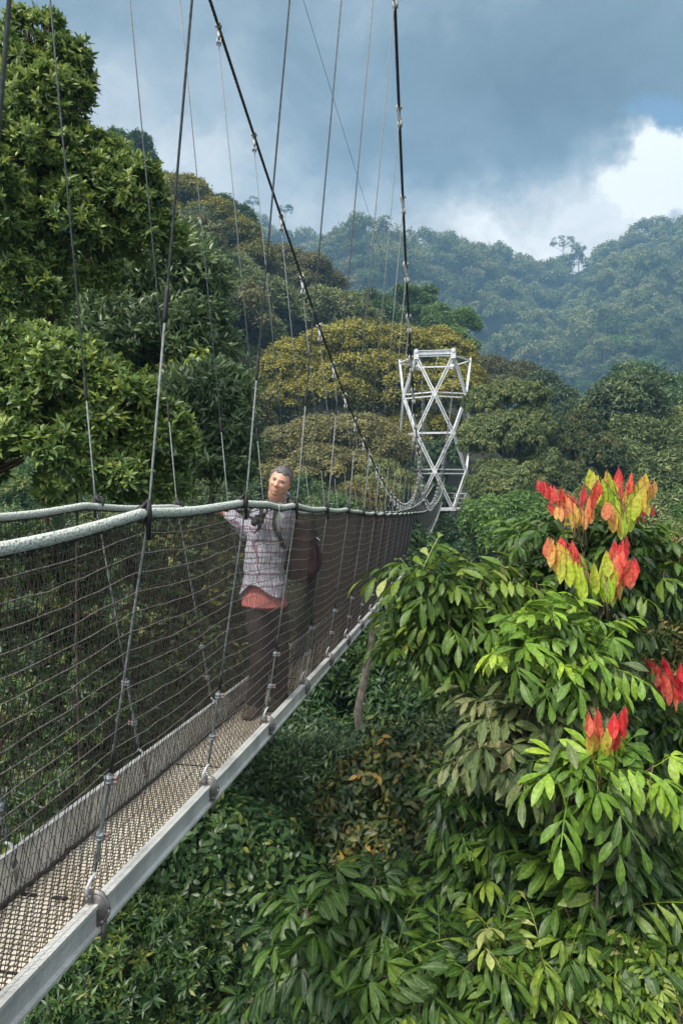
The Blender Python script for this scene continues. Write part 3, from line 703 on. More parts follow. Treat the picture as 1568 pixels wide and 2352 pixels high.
def plaid():
    m, nt, b = newmat('plaid_shirt_cloth'); L = nt.links.new; tc = N(nt, 'ShaderNodeTexCoord')
    no = N(nt, 'ShaderNodeTexNoise'); no.inputs['Scale'].default_value = 7; no.inputs['Detail'].default_value = 3; L(tc.outputs['Object'], no.inputs['Vector'])
    sb = N(nt, 'ShaderNodeVectorMath', operation='MULTIPLY_ADD'); sb.inputs[1].default_value = (.05, .05, .05); L(no.outputs['Color'], sb.inputs[0]); L(tc.outputs['Object'], sb.inputs[2])
    sx = N(nt, 'ShaderNodeSeparateXYZ'); L(sb.outputs[0], sx.inputs[0]); col = None
    base = (.40, .395, .42, 1); cur = None
    def stripes(src, per, duty, colr, off, amount):
        nonlocal cur
        a = N(nt, 'ShaderNodeMath', operation='MULTIPLY_ADD'); a.inputs[1].default_value = 1/per; a.inputs[2].default_value = off+50; L(src, a.inputs[0])
        f = N(nt, 'ShaderNodeMath', operation='FRACT'); L(a.outputs[0], f.inputs[0]); g = N(nt, 'ShaderNodeMath', operation='LESS_THAN'); g.inputs[1].default_value = duty; L(f.outputs[0], g.inputs[0])
        s = N(nt, 'ShaderNodeMath', operation='MULTIPLY'); s.inputs[1].default_value = amount; L(g.outputs[0], s.inputs[0])
        mx = N(nt, 'ShaderNodeMixRGB'); mx.inputs[2].default_value = colr; L(s.outputs[0], mx.inputs[0])
        if cur is None: mx.inputs[1].default_value = base
        else: L(cur, mx.inputs[1])
        cur = mx.outputs[0]
    h = N(nt, 'ShaderNodeMath', operation='MULTIPLY_ADD'); h.inputs[1].default_value = .8; L(sx.outputs['Y'], h.inputs[0]); L(sx.outputs['X'], h.inputs[2])
    pur, gry, nav = (.13, .05, .09, 1), (.28, .28, .33, 1), (.10, .10, .18, 1)
    stripes(sx.outputs['Z'], .085, .34, gry, .1, .75); stripes(h.outputs[0], .085, .34, gry, .3, .75)
    stripes(sx.outputs['Z'], .085, .13, pur, .55, .75); stripes(h.outputs[0], .085, .11, pur, .7, .75)
    stripes(sx.outputs['Z'], .0425, .07, nav, .2, .7); stripes(h.outputs[0], .0425, .07, nav, .9, .7)
    L(cur, b.inputs['Base Color']); b.inputs['Roughness'].default_value = .9
    n2 = N(nt, 'ShaderNodeTexNoise'); n2.inputs['Scale'].default_value = 14; n2.inputs['Detail'].default_value = 5; L(tc.outputs['Object'], n2.inputs['Vector'])
    bm = N(nt, 'ShaderNodeBump'); bm.inputs['Strength'].default_value = .7; bm.inputs['Distance'].default_value = .03; L(n2.outputs['Fac'], bm.inputs['Height']); L(bm.outputs['Normal'], b.inputs['Normal']); return m
M['plaid'] = plaid()
fz = float(deck_z(4.9))
person = thing('person', 'smiling grey haired man in a plaid shirt leaning on the rope of the walkway', 'person', (at(612, 1630, 4.95)[0], 4.95, fz))
FA, FB = at(588, 1625, 5.16), at(640, 1612, 5.40); FA[2] = fz+.075; FB[2] = float(deck_z(5.40))+.075
KA, KB = at(600, 1500, 5.14), at(641, 1500, 5.32); HA, HB = at(585, 1372, 5.24), at(629, 1372, 5.28)
PEL = (HA+HB)/2+(0, 0, .05); WST = at(606, 1300, 5.26); CH = at(620, 1225, 5.27); NKB = at(641, 1152, 5.24)
SHL, SHR = at(660, 1175, 5.22), at(598, 1182, 5.32)
ELL = at(601, 1234, 5.20); HNL = at(510, 1177, 5.66); ELR = at(570, 1228, 5.44); HNR = at(530, 1174, 5.74)
bside = nrm(SHL-SHR); uz = np.array([0, 0, 1.])
# head frame: looks at the camera, tilted and turned a little
hc = at(644, 1107, 5.12); hf = nrm([-.15, -1, -.05]); hu0 = nrm([.36, 0.0, .93]); hr = nrm(np.cross(hu0, hf))*1.0; hu = np.cross(hf, hr)
if np.dot(hr, [1, 0, 0]) < 0: hr = -hr
def head_pt(q): q = np.asarray(q, float); return hc+q[..., 0:1]*hr+q[..., 1:2]*hf+q[..., 2:3]*hu
def head_verts(nu=72, nv=56, grow=0.0):
    """local (right, forward, up) in metres; width .152, height .235"""
    u = np.linspace(0, 2*np.pi, nu, endpoint=False); v = np.linspace(-np.pi/2, np.pi/2, nv)
    U, Vv = np.meshgrid(u, v); x = np.cos(Vv)*np.sin(U); y = np.cos(Vv)*np.cos(U); z = np.sin(Vv)
    X = x*.079; Y = y*.096; Zz = z*.120
    jaw = np.clip(-z, 0, 1); X = X*(1-.13*jaw**1.8)*1.03; Y = np.where(Y > 0, Y*(1-.05*jaw), Y*(1-.42*jaw))
    Y = np.where(Y > 0, Y*.93, Y*1.04); Zz = np.where((z < -.5) & (y > 0), Zz*1.03, Zz)
    face = np.clip(y, 0, 1)
    def g(cx, cz, sx, sz, a): return a*np.exp(-((X-cx)/sx)**2-((Zz-cz)/sz)**2)*(y > -.1)
    D = g(0, .052, .045, .03, .004)                       # forehead
    D += g(-.03, .026, .022, .008, .006)+g(.03, .026, .022, .008, .006)+g(0, .022, .015, .010, .002)  # brows
    D += g(-.031, .008, .017, .011, -.010)+g(.031, .008, .017, .011, -.010)    # sockets
    D += g(0, .004, .008, .022, .010)+g(0, -.020, .010, .013, .020)+g(0, -.026, .015, .007, .009)+g(-.013, -.027, .007, .007, .006)+g(.013, -.027, .007, .007, .006)
    D += g(-.042, -.018, .020, .016, .009)+g(.042, -.018, .020, .016, .009)    # cheeks
    D += g(0, -.056, .030, .016, .006)+g(0, -.068, .020, .006, -.003)+g(0, -.094, .022, .014, .009)
    D += g(-.031, -.046, .006, .018, -.004)+g(.031, -.046, .006, .018, -.004)  # smile folds
    R = np.stack([X, Y, Zz], -1); nn = nrm(R/np.array([.077, .094, .118])**2)
    R = R+nn*grow; R[..., 1] += D; R[..., 0] += np.sign(X)*np.abs(D)*0
    return R, U, Vv
R, U, Vv = head_verts(); nu, nv = 72, 56
Fh = [(i*nu+j, i*nu+(j+1) % nu, (i+1)*nu+(j+1) % nu, (i+1)*nu+j) for i in range(nv-1) for j in range(nu)]
def arm_joints(mb, S, E, H, ra, grip, cloth=0.0):
    limb(mb, [(S, ra+.012, ra+.01), (S*.6+E*.4, ra+.004, ra+.004), (E, ra-.006, ra-.006), (E*.6+H*.4, ra-.008, ra-.008), (E*.12+H*.88, ra-.02, ra-.016)], (0, .2, 1))
body = MB()
bodyhead = head_pt(R.reshape(-1, 3)); body.add(bodyhead, Fh)
for sx in (-1, 1):   # ears
    e0 = head_pt(np.array([sx*.077, -.010, .002])); limb(body, [(head_pt(np.array([sx*.074, -.006, -.030])), .008, .005), (head_pt(np.array([sx*.082, -.012, -.008])), .013, .006), (head_pt(np.array([sx*.086, -.016, .018])), .015, .006), (head_pt(np.array([sx*.080, -.012, .030])), .008, .004)], hf, 10, 4)
limb(body, [(NKB-(0, 0, .03), .075, .07), (NKB, .072, .068), (hc-hu*.085-hf*.012, .066, .064), (hc-hu*.03-hf*.02, .055, .06)], bside)
limb(body, [(PEL, .15, .10), (WST, .135, .095), (CH, .15, .105), (NKB-(0, 0, .05), .13, .08), (NKB, .065, .06)], bside, 18)
for S, E, H in ((SHL, ELL, HNL), (SHR, ELR, HNR)):
    limb(body, [(S, .05, .05), (S*.5+E*.5, .044, .044), (E, .036, .036), (E*.5+H*.5, .032, .032), (E*.08+H*.92, .024, .02)], (0, .2, 1), 12)
limb(body, [(HA-(0, 0, .03), .066, .062), (KA, .055, .055), (FA+(0, 0, .03), .036, .04)], (1, 0, 0)); limb(body, [(HB-(0, 0, .03), .066, .062), (KB, .055, .055), (FB+(0, 0, .03), .036, .04)], (1, 0, 0))
for Ft in (FA, FB): limb(body, [(Ft+(0, .03, -.02), .035, .03), (Ft+(-.03, -.09, -.045), .04, .02), (Ft+(-.05, -.16, -.05), .035, .015)], (1, 0, 0))
# hands: palm behind the rope, four fingers curled over it and the thumb under
rdir = BT
def hand(mb, H, E, sx):
    fw = nrm(H-E); pc = H+fw*.03
    limb(mb, [(H-fw*.02, .026, .018), (H+fw*.01, .036, .016), (H+fw*.05, .040, .015), (H+fw*.075, .038, .012)], rdir, 12, 4)
    kn = H+fw*.075
    for i, (o_, ln) in enumerate(((-.029, .9), (-.010, 1.05), (.010, 1.0), (.028, .8))):
        b0 = kn+rdir*o_*1.0; r_ = .0085
        limb(mb, [(b0-fw*.01, r_, r_), (b0+fw*.022*ln+(0, 0, .016), r_, r_), (b0+fw*.040*ln+(0, 0, .004), r_*.95, r_*.95), (b0+fw*.044*ln-(0, 0, .020), r_*.85, r_*.85), (b0+fw*.034*ln-(0, 0, .034), r_*.7, r_*.7)], rdir, 8, 3)
    tb_ = H+fw*.012+rdir*.032*sx
    limb(mb, [(tb_, .013, .011), (tb_+fw*.025+rdir*.018*sx-(0, 0, .012), .011, .010), (tb_+fw*.045+rdir*.014*sx-(0, 0, .026), .0095, .009), (tb_+fw*.058+rdir*.004*sx-(0, 0, .034), .007, .007)], uz, 8, 3)
hand(body, HNL, ELL, -1); hand(body, HNR, ELR, 1)
bd = fuse(body, 'body', M['skin'], person, .0045, 2)
# eyes, brows, mouth, hair
po = np.array(person.location)
def ball(c, r, rings=8, seg=12, squash=(1, 1, 1)):
    v = np.linspace(-np.pi/2, np.pi/2, rings); u = np.linspace(0, 2*np.pi, seg, endpoint=False); Vg, Ug = np.meshgrid(v, u, indexing='ij')
    Q = np.stack([np.cos(Vg)*np.cos(Ug)*squash[0], np.cos(Vg)*np.sin(Ug)*squash[1], np.sin(Vg)*squash[2]], -1).reshape(-1, 3)*r
    return head_pt(Q+np.asarray(c)), [(i*seg+j, i*seg+(j+1) % seg, (i+1)*seg+(j+1) % seg, (i+1)*seg+j) for i in range(rings-1) for j in range(seg)]
for sx in (-1, 1):
    ex = sx*.031
    mb = MB(); mb.add(*ball((ex, .0720, .006), .0125, squash=(1, .9, .55))); ey = mb.build('eye', M['eye_white'], person, po)
    mb = MB(); mb.add(*ball((ex-.001, .0795, .006), .0058, squash=(1, .8, .9))); mb.build('iris', M['iris'], ey, (0, 0, 0)).location = -po
    for zz, nm, up_ in ((.0125, 'eyelid', 1), (-.0005, 'eyelid', -1)):
        mb = MB(); pts = [head_pt(np.array([ex+t*.0145, .0815-.007*t*t-(.001 if up_ < 0 else 0), .006+up_*(.0058*(1-t*t))-abs(t)**3*.0015])) for t in np.linspace(-1, 1, 9)]
        mb.tube(pts, .0022 if up_ > 0 else .0016, 6); mb.build(nm, M['skin' if up_ < 0 else 'bark'], person, po)
    mb = MB(); pts = [head_pt(np.array([ex+sx*t*.019, .0900-.010*max(0, t)**2-.003, .0235+.003*(1-t*t)-.004*max(0, t)])) for t in np.linspace(-1, 1, 9)]
    mb.tube(pts, [.001, .0026, .0032, .0033, .0031, .0028, .0024, .0018, .0008], 6); mb.build('eyebrow', M['hair'], person, po)
def mouth_curve(z0, bow, w, yo): return [head_pt(np.array([t*w, .0935-.016*t*t+yo, z0+bow*t*t])) for t in np.linspace(-1, 1, 13)]
def mouth_fill(z0a, z1a, ba, bb, w, yo, mat, name):
    mb = MB(); ts = np.linspace(-1, 1, 13)
    a = [head_pt(np.array([t*w, .0935-.016*t*t+yo, z0a+ba*t*t])) for t in ts]; b = [head_pt(np.array([t*w, .0935-.016*t*t+yo, z1a+bb*t*t])) for t in ts]
    c = [q-hf*.006 for q in a]; d = [q-hf*.006 for q in b]; V = a+b+c+d; n = 13
    Fs = [(i, i+1, n+i+1, n+i) for i in range(n-1)]+[(2*n+i, 3*n+i, 3*n+i+1, 2*n+i+1) for i in range(n-1)]+[(i, 2*n+i, 2*n+i+1, i+1) for i in range(n-1)]+[(n+i, n+i+1, 3*n+i+1, 3*n+i) for i in range(n-1)]
    mb.add(V, Fs); mb.build(name, M[mat], person, po)
mouth_fill(-.050, -.064, .010, .022, .027, .0005, 'mouth', 'mouth'); mouth_fill(-.0515, -.0575, .0105, .0150, .021, .0022, 'teeth', 'teeth')
mb = MB(); mb.tube(mouth_curve(-.0490, .011, .029, .0015), [.0008]+[.0026]*11+[.0008], 6); mb.build('upper_lip', M['lip'], person, po)
mb = MB(); mb.tube(mouth_curve(-.0650, .026, .028, .0020), [.0008, .002]+[.0036]*9+[.002, .0008], 6); mb.build('lower_lip', M['lip'], person, po)
Rh, Uh, Vh = head_verts(160, 110, .0)
xx, yy, zz = Rh[..., 0], Rh[..., 1], Rh[..., 2]
front = np.cos(Uh); line = np.where(front > .2, .066+.004*np.cos(xx*120)-.35*np.clip(np.abs(xx)-.045, 0, 1), np.where(front > -.15, .000, -.050))
blend = np.clip((front-.2)/.35, 0, 1); line = np.where(front > .2, (1-blend)*.012+blend*line, line)
m_ = np.clip((zz-line)/.010, -.35, 1)
jit = np.random.default_rng(6).normal(0, .0006, m_.shape); nn = nrm(Rh/np.array([.077, .094, .118])**2)
Rh = Rh+nn*(m_*.0085+jit*(m_ > .2))[..., None]; keep = m_ > -.3; nuh = 160
Fk = [(i*nuh+j, i*nuh+(j+1) % nuh, (i+1)*nuh+(j+1) % nuh, (i+1)*nuh+j) for i in range(109) for j in range(nuh) if keep[i, j] and keep[i+1, j] and keep[i, (j+1) % nuh] and keep[i+1, (j+1) % nuh]]
hair = mesh_obj('hair', head_pt(Rh.reshape(-1, 3))-po, Fk, M['hair'], person)
# individual short strands
rr = np.random.default_rng(8); idx = np.argwhere(m_ > .5); pick = idx[rr.integers(0, len(idx), 9000)]
b0 = Rh[pick[:, 0], pick[:, 1]]; n0 = nn[pick[:, 0], pick[:, 1]]; fl = n0*.30+np.array([.25, .1, -.55])*np.sign(b0[:, :1]+.001)*np.array([1, 1, 1])+rr.normal(0, .25, b0.shape); fl[:, 2] = -np.abs(fl[:, 2])*.6+n0[:, 2]*.4
b1_ = b0+nrm(fl)*rr.uniform(.006, .011, (len(b0), 1)); sdv = nrm(np.cross(fl, n0))*.0005
V = np.stack([b0-sdv, b0+sdv, b1_+sdv*.3, b1_-sdv*.3], 1).reshape(-1, 3)
mesh_obj('hair_strands', head_pt(V)-po, np.arange(len(V)).reshape(-1, 4), M['hair'], hair).location = (0, 0, 0)
# clothes
def wrinkle(a, f):
    def fn(V): return np.array([a*mnoise.noise(Vector((float(v[0]*f), float(v[1]*f), float(v[2]*f*1.6)))) for v in V])
    return fn
sh = MB()
hem = at(600, 1380, 5.21)
limb(sh, [(hem, .185, .125), (PEL+(0, 0, .10), .172, .122), (WST, .165, .12), (CH, .175, .13), (NKB-(0, 0, .07), .150, .098), (NKB-(0, 0, .015), .088, .074)], bside, 20)
limb(sh, [(SHR+(0, 0, -.01), .06, .06), ((SHL+SHR)/2+(0, 0, .012), .075, .075), (SHL+(0, 0, -.01), .06, .06)], uz, 14)
for S, E, H in ((SHL, ELL, HNL), (SHR, ELR, HNR)):
    limb(sh, [(S, .072, .072), (S*.5+E*.5, .068, .066), (E, .064, .062), (E*.7+H*.3, .060, .058), (E*.35+H*.65, .050, .048), (E*.12+H*.88, .038, .036)], (0, .2, 1), 14)
shirt = fuse(sh, 'shirt', M['plaid'], person, .010, 3, wrinkle(.011, 11))
# scalloped hem: lift the front edge where the pink shirt shows
me = shirt.data; V = np.zeros(len(me.vertices)*3, np.float32); me.vertices.foreach_get('co', V); V = V.reshape(-1, 3); W = V+po
t = (W-hem)@bside; fr = (W-hem)@np.array([0, -1, 0]); low = np.clip((hem[2]+.115-W[:, 2])/.115, 0, 1)
V[:, 2] += low*(fr > -.02)*.150*np.exp(-(t/.12)**2); me.vertices.foreach_set('co', V.ravel()); me.update()
pk = MB(); limb(pk, [(PEL+(0, 0, -.11), .192, .142), (PEL+(0, 0, -.02), .182, .130), (PEL+(0, 0, .06), .165, .110), (PEL+(0, 0, .16), .15, .10)], bside, 20); pink = fuse(pk, 'undershirt', M['pink'], person, .010, 2, wrinkle(.006, 12))
cl = MB()
for s_ in (-1, 1): cl.tube([NKB+bside*s_*.078+(0, .03, .045), NKB+bside*s_*.066-(0, .04, -.035), NKB+bside*s_*.018-(0, .092, .012), NKB+bside*s_*.060-(0, .105, .045)], (.020, .019, .014, .006), 8)
cl.tube([NKB+bside*.078+(0, .03, .045), NKB+(0, .085, .055), NKB-bside*.078+(0, .03, .045)], .019, 8); cl.build('collar', M['plaid'], person, po)
tr = MB(); limb(tr, [(PEL+(0, 0, .06), .165, .11), (PEL-(0, 0, .04), .168, .115), (PEL-(0, 0, .12), .14, .10)], bside, 18)
limb(tr, [(HA-(0, -.015, .06), .080, .082), (HA*.5+KA*.5, .09, .094), (KA, .082, .085), (KA*.4+FA*.6, .075, .078), (FA-(0, 0, .035), .068, .075)], (1, 0, 0)); limb(tr, [(HB, .108, .108), (HB*.5+KB*.5, .095, .098), (KB, .082, .085), (KB*.4+FB*.6, .075, .078), (FB-(0, 0, .035), .068, .075)], (1, 0, 0))
fuse(tr, 'trousers', M['trouser'], person, .012, 3, wrinkle(.012, 9))
for Ft in (FA, FB):
    s_ = MB(); limb(s_, [(Ft+(.01, .06, -.035), .045, .038), (Ft+(0, 0, -.025), .050, .042), (Ft+(-.03, -.10, -.045), .055, .028), (Ft+(-.05, -.19, -.053), .045, .020)], (1, 0, 0)); fuse(s_, 'shoe', M['shoe'], person, .008, 2)
# backpack
bc = at(690, 1262, 5.44); bpk = thing('backpack', 'dark maroon backpack worn by the man on the walkway', 'backpack', bc)
bb_ = nrm([.75, .66, 0]); bs_ = nrm(np.cross(bb_, uz))
mb = MB(); limb(mb, [(bc+(0, 0, -.235)+bb_*.0, .13, .075), (bc+(0, 0, -.15), .155, .115), (bc, .155, .115), (bc+(0, 0, .12), .145, .095), (bc+(0, 0, .215)-bb_*.03, .10, .055)], bs_, 18)
fuse(mb, 'bag', M['pack'], bpk, .009, 3, wrinkle(.010, 10))
mb = MB(); limb(mb, [(bc+bb_*.105+(0, 0, -.17), .11, .035), (bc+bb_*.12+(0, 0, -.06), .115, .045), (bc+bb_*.105+(0, 0, .04), .10, .03)], bs_, 14); fuse(mb, 'front_pocket', M['pack'], bpk, .009, 3, wrinkle(.006, 14))
for s_, S in ((1, SHL), (-1, SHR)):
    f_ = nrm([-.3, -1, 0]); a = S-bside*s_*.055
    mb = MB(); P = smooth_path([bc+(0, 0, .19)+bs_*(-s_)*.05-bb_*.06, a+(0, .03, .085), a+f_*.085+(0, 0, .05), a+f_*.135-(0, 0, .10), a+f_*.10-(0, 0, .23)+bside*s_*.05, bc+(0, 0, -.16)-bb_*.09-bs_*s_*.1], 5); loft(mb, P, .020, .006, bside, 8); mb.build('shoulder_strap', M['strap'], bpk, bc)
mb = MB(); P = [bc+bb_*.118+bs_*q+(0, 0, .10-.35*q*q*8) for q in np.linspace(-.1, .1, 12)]; mb.tube(P, .004, 5); mb.tube([bc+bb_*.165+(0, 0, -.05), bc+bb_*.17+(0, 0, -.09)], .006, 5); mb.build('zip', M['steel'], bpk, bc)
# camera hanging on his chest
kc = at(592, 1196, 5.09); cm = thing('camera', 'black camera hanging on a strap at the man\'s chest', 'camera', kc)
mb = MB(); mb.box(kc, bside*.046, nrm([-.3, -1, 0])*.020, uz*.028); mb.box(kc+(0, 0, .036), bside*.016, nrm([-.3, -1, 0])*.018, uz*.010); mb.cyl(kc+bside*.034+(0, 0, .026), kc+bside*.034+(0, 0, .035), .007, 10); mb.build('camera_body', M['strap'], cm, kc, smooth=False)
mb = MB(); f_ = nrm([-.35, -1, -.25]); mb.cyl(kc+f_*.02, kc+f_*.06, .022, 16); mb.cyl(kc+f_*.06, kc+f_*.066, .024, 16); mb.build('lens', M['black'], cm, kc)
for s_ in (-1, 1):
    mb = MB(); P = smooth_path([kc+bside*s_*.047+(0, 0, .02), kc+bside*s_*.085+(0, -.02, .06), NKB+bside*s_*.075-(0, .08, .02), NKB+bside*s_*.07+(0, .0, .05)], 5); loft(mb, P, .012, .003, bside, 6); mb.build('neck_strap', M['strap'], cm, kc)
# ================================================================== terrain
def sstep(a, b, x): t = np.clip((np.asarray(x, float)-a)/(b-a), 0, 1); return t*t*(3-2*t)
SKYL = [(-300, 300), (300, 385), (400, 428), (480, 462), (560, 486), (650, 512), (720, 535), (820, 556), (950, 566), (1020, 560), (1110, 564), (1200, 580), (1265, 604), (1310, 608), (1350, 588), (1420, 538), (1500, 514), (1568, 508), (1900, 470), (2400, 440)]
def hill_h(x, y):
    x = np.asarray(x, float); y = np.asarray(y, float)
    base = 13+.335*np.clip(y-20, 0, 112)+.0*x
    base = base+.80*np.clip(-x-2, 0, 90)*sstep(45, 105, y)+.12*np.clip(-x-9, 0, 60)*(1-sstep(45, 105, y))-.22*np.clip(x-3, 0, 200)*sstep(40, 90, y)
    fall = np.clip(y-132, 0, 400); base = base-.55*fall
    return base
RS = 1.6
def ridge_h(x, y): return Z0+RS*(ridge_1(np.asarray(x, float)/RS, np.asarray(y, float)/RS)-Z0)
def ridge_1(x, y):
    x = np.asarray(x, float); y = np.asarray(y, float)
    px = 784+x/np.maximum(y, 60)*F
    top = 480.0; py = np.interp(px, [p[0] for p in SKYL], [p[1] for p in SKYL])+29
    zt = Z0+(HY-py)/F*top
    wob = 38*np.sin(x*.021+1.3)+26*np.sin(x*.052+.4)+.15*x
    t = (y-245+wob*.7*np.clip((480-y)/120, 0, 1))/(top-245)
    zz = 20+(zt-20)*np.clip(t, -.3, 1)**1.0 if False else 20+(zt-20)*np.clip(t, 0, 1)
    zz = zz+(np.sin(x*.07+y*.02)*8+np.sin(x*.035-y*.03)*10)*np.clip(t*3, 0, 1)*np.clip((1-t)*6, 0, 1)
    zz = np.minimum(zz, Z0+(HY-py)/F*np.maximum(y, 60))
    return zz-.25*np.clip(y-top, 0, 400)
def ground_h(x, y):
    return np.maximum(np.maximum(hill_h(x, y), 4), ridge_h(x, y))
xs = np.concatenate([np.linspace(-640, -120, 60), np.linspace(-115, 150, 90), np.linspace(156, 980, 120)]); ys = np.concatenate([np.linspace(-28, 150, 60), np.linspace(155, 1000, 150)])
X, Y = np.meshgrid(xs, ys); Zg = ground_h(X, Y)
V = np.stack([X, Y, Zg], -1).reshape(-1, 3); nx = len(xs); ii = np.arange(len(ys)-1)[:, None]*nx+np.arange(nx-1)[None]
Fq = np.stack([ii, ii+1, ii+1+nx, ii+nx], -1).reshape(-1, 4)
tag(mesh_obj('ground', V, Fq, M['ground']), None, None, kind='structure'); GMIN = float(Zg.min())

# ================================================================== trees
def pxlobe(px, py, y, rx, ry, dep=None):
    c = at(px, py, y); a, b = rx/F*y, ry/F*y
    return (c, (a, dep if dep else (a+b)/2, b))
def tree(name, label, lobes, proto, n, mat, cat='tree', base=None, r0=.12, bark='bark', sub=.3, subn=16, size=1.0, bottom=-.35, tint=.42, tvar=.12, seed=1, group=None, up=.5, inner=.12, nlimb=9, lean=(0, 0), flat=.8, jit=.12, back=.45, twigs=0, out=False, cam=True, trunkname='trunk', core=0):
    r = np.random.default_rng(seed)
    L_ = [pxlobe(*q) for q in lobes] if not isinstance(lobes[0][0], np.ndarray) else lobes
    cen = np.mean([q[0] for q in L_], 0)
    if base is None:
        bx, by = cen[0]+lean[0], cen[1]+lean[1]; base = np.array([bx, by, float(ground_h(bx, by))-.3])
    t = thing(name, label, cat, base, group)
    P, d, tt, Q, S = crown_points(L_, n, r, sub, subn, bottom, jit, back, flat, inner, cam)
    if out:
        o_ = d*np.array([1, 1, .35])+np.array([0, 0, .12]); R = frames_out(o_, r)
    else:
        R = frames(nrm(d)*.8+np.array([0, 0, up])+r.normal(0, .25, d.shape), r)
    s = size*r.uniform(.7, 1.25, n)
    T = tint+tt*1.0+r.normal(0, tvar, n)+.05*(r.random(n) < .08)*5
    V, Fq, Tn = scatter(PROTO[proto], P, R, s, T, r)
    mesh_obj('crown', V-base, Fq, M[mat], t, Tn)
    if core:
        Pc, dc, tc_, _, _ = crown_points([(c, np.asarray(q)*.80) for c, q in L_], core, r, .5, 14, -.5, .1, .6, 1, .5)
        Vc, Fc, Tc = scatter(PROTO[proto], Pc, frames(dc, r), s.mean()*np.ones(core)*1.35, np.full(core, tint)+r.normal(0, .1, core), r); mesh_obj('inner_foliage', Vc-base, Fc, M[mat], t, Tc)
    limbs(base, Q, r0, r, nlimb, bark, t, trunkname)
    if twigs:
        mb = MB()
        for _ in range(twigs):
            j = r.integers(0, len(Q)); a = cen*.35+Q[j]*.65; k = r.integers(0, n); 
            near = np.argmin(((P-Q[j])**2).sum(1)+r.random(n)*S[j]**2*2); b = P[near]
            m = (a+b)/2+r.normal(0, .12*np.linalg.norm(b-a), 3); mb.tube([a, m*.6+a*.4, m*.6+b*.4, b], (.016, .012, .008, .004), 4, cap=False)
        mb.build('branches', M['twig'], t, base)['kind'] = 'stuff'
    return t

# -- left, close to the bridge
tree('broadleaf_tree', 'tall tree with glossy upright leaf rosettes filling the upper left beside the bridge',
     [(85, 110, 9.2, 75, 70), (40, 170, 9.0, 60, 60), (150, 180, 9.2, 62, 75), (110, 270, 9.0, 108, 95), (60, 400, 8.8, 130, 110), (200, 400, 9.2, 110, 85), (275, 470, 9.3, 105, 110), (330, 560, 9.4, 80, 90), (130, 540, 9.0, 130, 110), (180, 630, 9.3, 90, 80), (60, 600, 9, 100, 90), (-40, 500, 8.6, 120, 200), (50, 690, 8.8, 110, 120)],
     'rosette', 9500, 'lf_broad', sub=.26, subn=40, r0=.12, tint=.56, tvar=.19, seed=21, twigs=700, inner=.06, nlimb=26, bark='bark_dark', jit=.22, flat=.95)
tree('drooping_leaf_tree', 'grey green tree with drooping narrow leaves behind the glossy left tree',
     [(400, 640, 14, 110, 85), (300, 700, 14, 120, 110), (440, 740, 13.5, 70, 60), (360, 800, 13.5, 120, 80), (240, 780, 13.4, 90, 90), (450, 820, 13.8, 70, 50)],
     'lance', 5200, 'lf_lance', sub=.3, subn=26, r0=.2, tint=.56, seed=22, up=.2, size=1.35, twigs=300, inner=.1, nlimb=24, jit=.25)
tree('broadleaf_shrub', 'bright rosette-leaved shrub rising just above the far rope at the left edge',
     [(60, 850, 7.2, 120, 90), (150, 900, 7.1, 130, 110), (270, 960, 7.2, 110, 95), (360, 1010, 7.4, 75, 85), (90, 1060, 7.0, 150, 120), (240, 1110, 7.2, 130, 95), (370, 1120, 7.5, 60, 60), (-60, 960, 7.0, 90, 160)],
     'rosette', 8200, 'lf_broad', cat='shrub', sub=.26, subn=36, r0=.03, tint=.57, tvar=.19, seed=23, twigs=700, inner=.06, nlimb=20, bark='bark_dark', jit=.22, flat=.95, size=.92)
tree('slender_tree', 'small dark tree with narrow hanging leaves between the rosette shrub and the brown crowns',
     [(490, 920, 12, 70, 60), (520, 1000, 12, 55, 70), (440, 960, 12, 70, 80), (470, 1080, 12, 80, 60), (540, 1080, 12.5, 40, 50)],
     'lance', 2600, 'lf_lance', sub=.3, subn=22, r0=.1, tint=.46, seed=24, up=.2, size=1.2, twigs=160, nlimb=16)
tree('young_tree', 'lime green leafy treetop poking out beside the drooping-leaf tree',
     [(430, 880, 13, 34, 26), (450, 850, 13, 16, 14)], 'spray', 160, 'lf_compy', sub=.4, subn=8, r0=.04, tint=.75, seed=25, size=1.5, nlimb=5)
# -- seen through the net
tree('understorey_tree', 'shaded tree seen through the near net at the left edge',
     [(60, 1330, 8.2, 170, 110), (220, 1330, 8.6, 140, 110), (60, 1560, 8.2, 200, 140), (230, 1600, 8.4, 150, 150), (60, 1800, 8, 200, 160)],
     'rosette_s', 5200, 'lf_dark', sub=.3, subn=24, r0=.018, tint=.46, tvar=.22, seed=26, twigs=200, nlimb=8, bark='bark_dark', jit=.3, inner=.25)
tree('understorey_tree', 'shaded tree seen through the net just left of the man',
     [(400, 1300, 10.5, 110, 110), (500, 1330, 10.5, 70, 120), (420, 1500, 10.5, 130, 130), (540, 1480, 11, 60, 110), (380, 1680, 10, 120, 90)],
     'spray', 4200, 'lf_dark', sub=.3, subn=24, r0=.12, tint=.46, tvar=.22, seed=27, twigs=160, nlimb=8, bark='bark_dark', jit=.3, inner=.2, size=1.1)
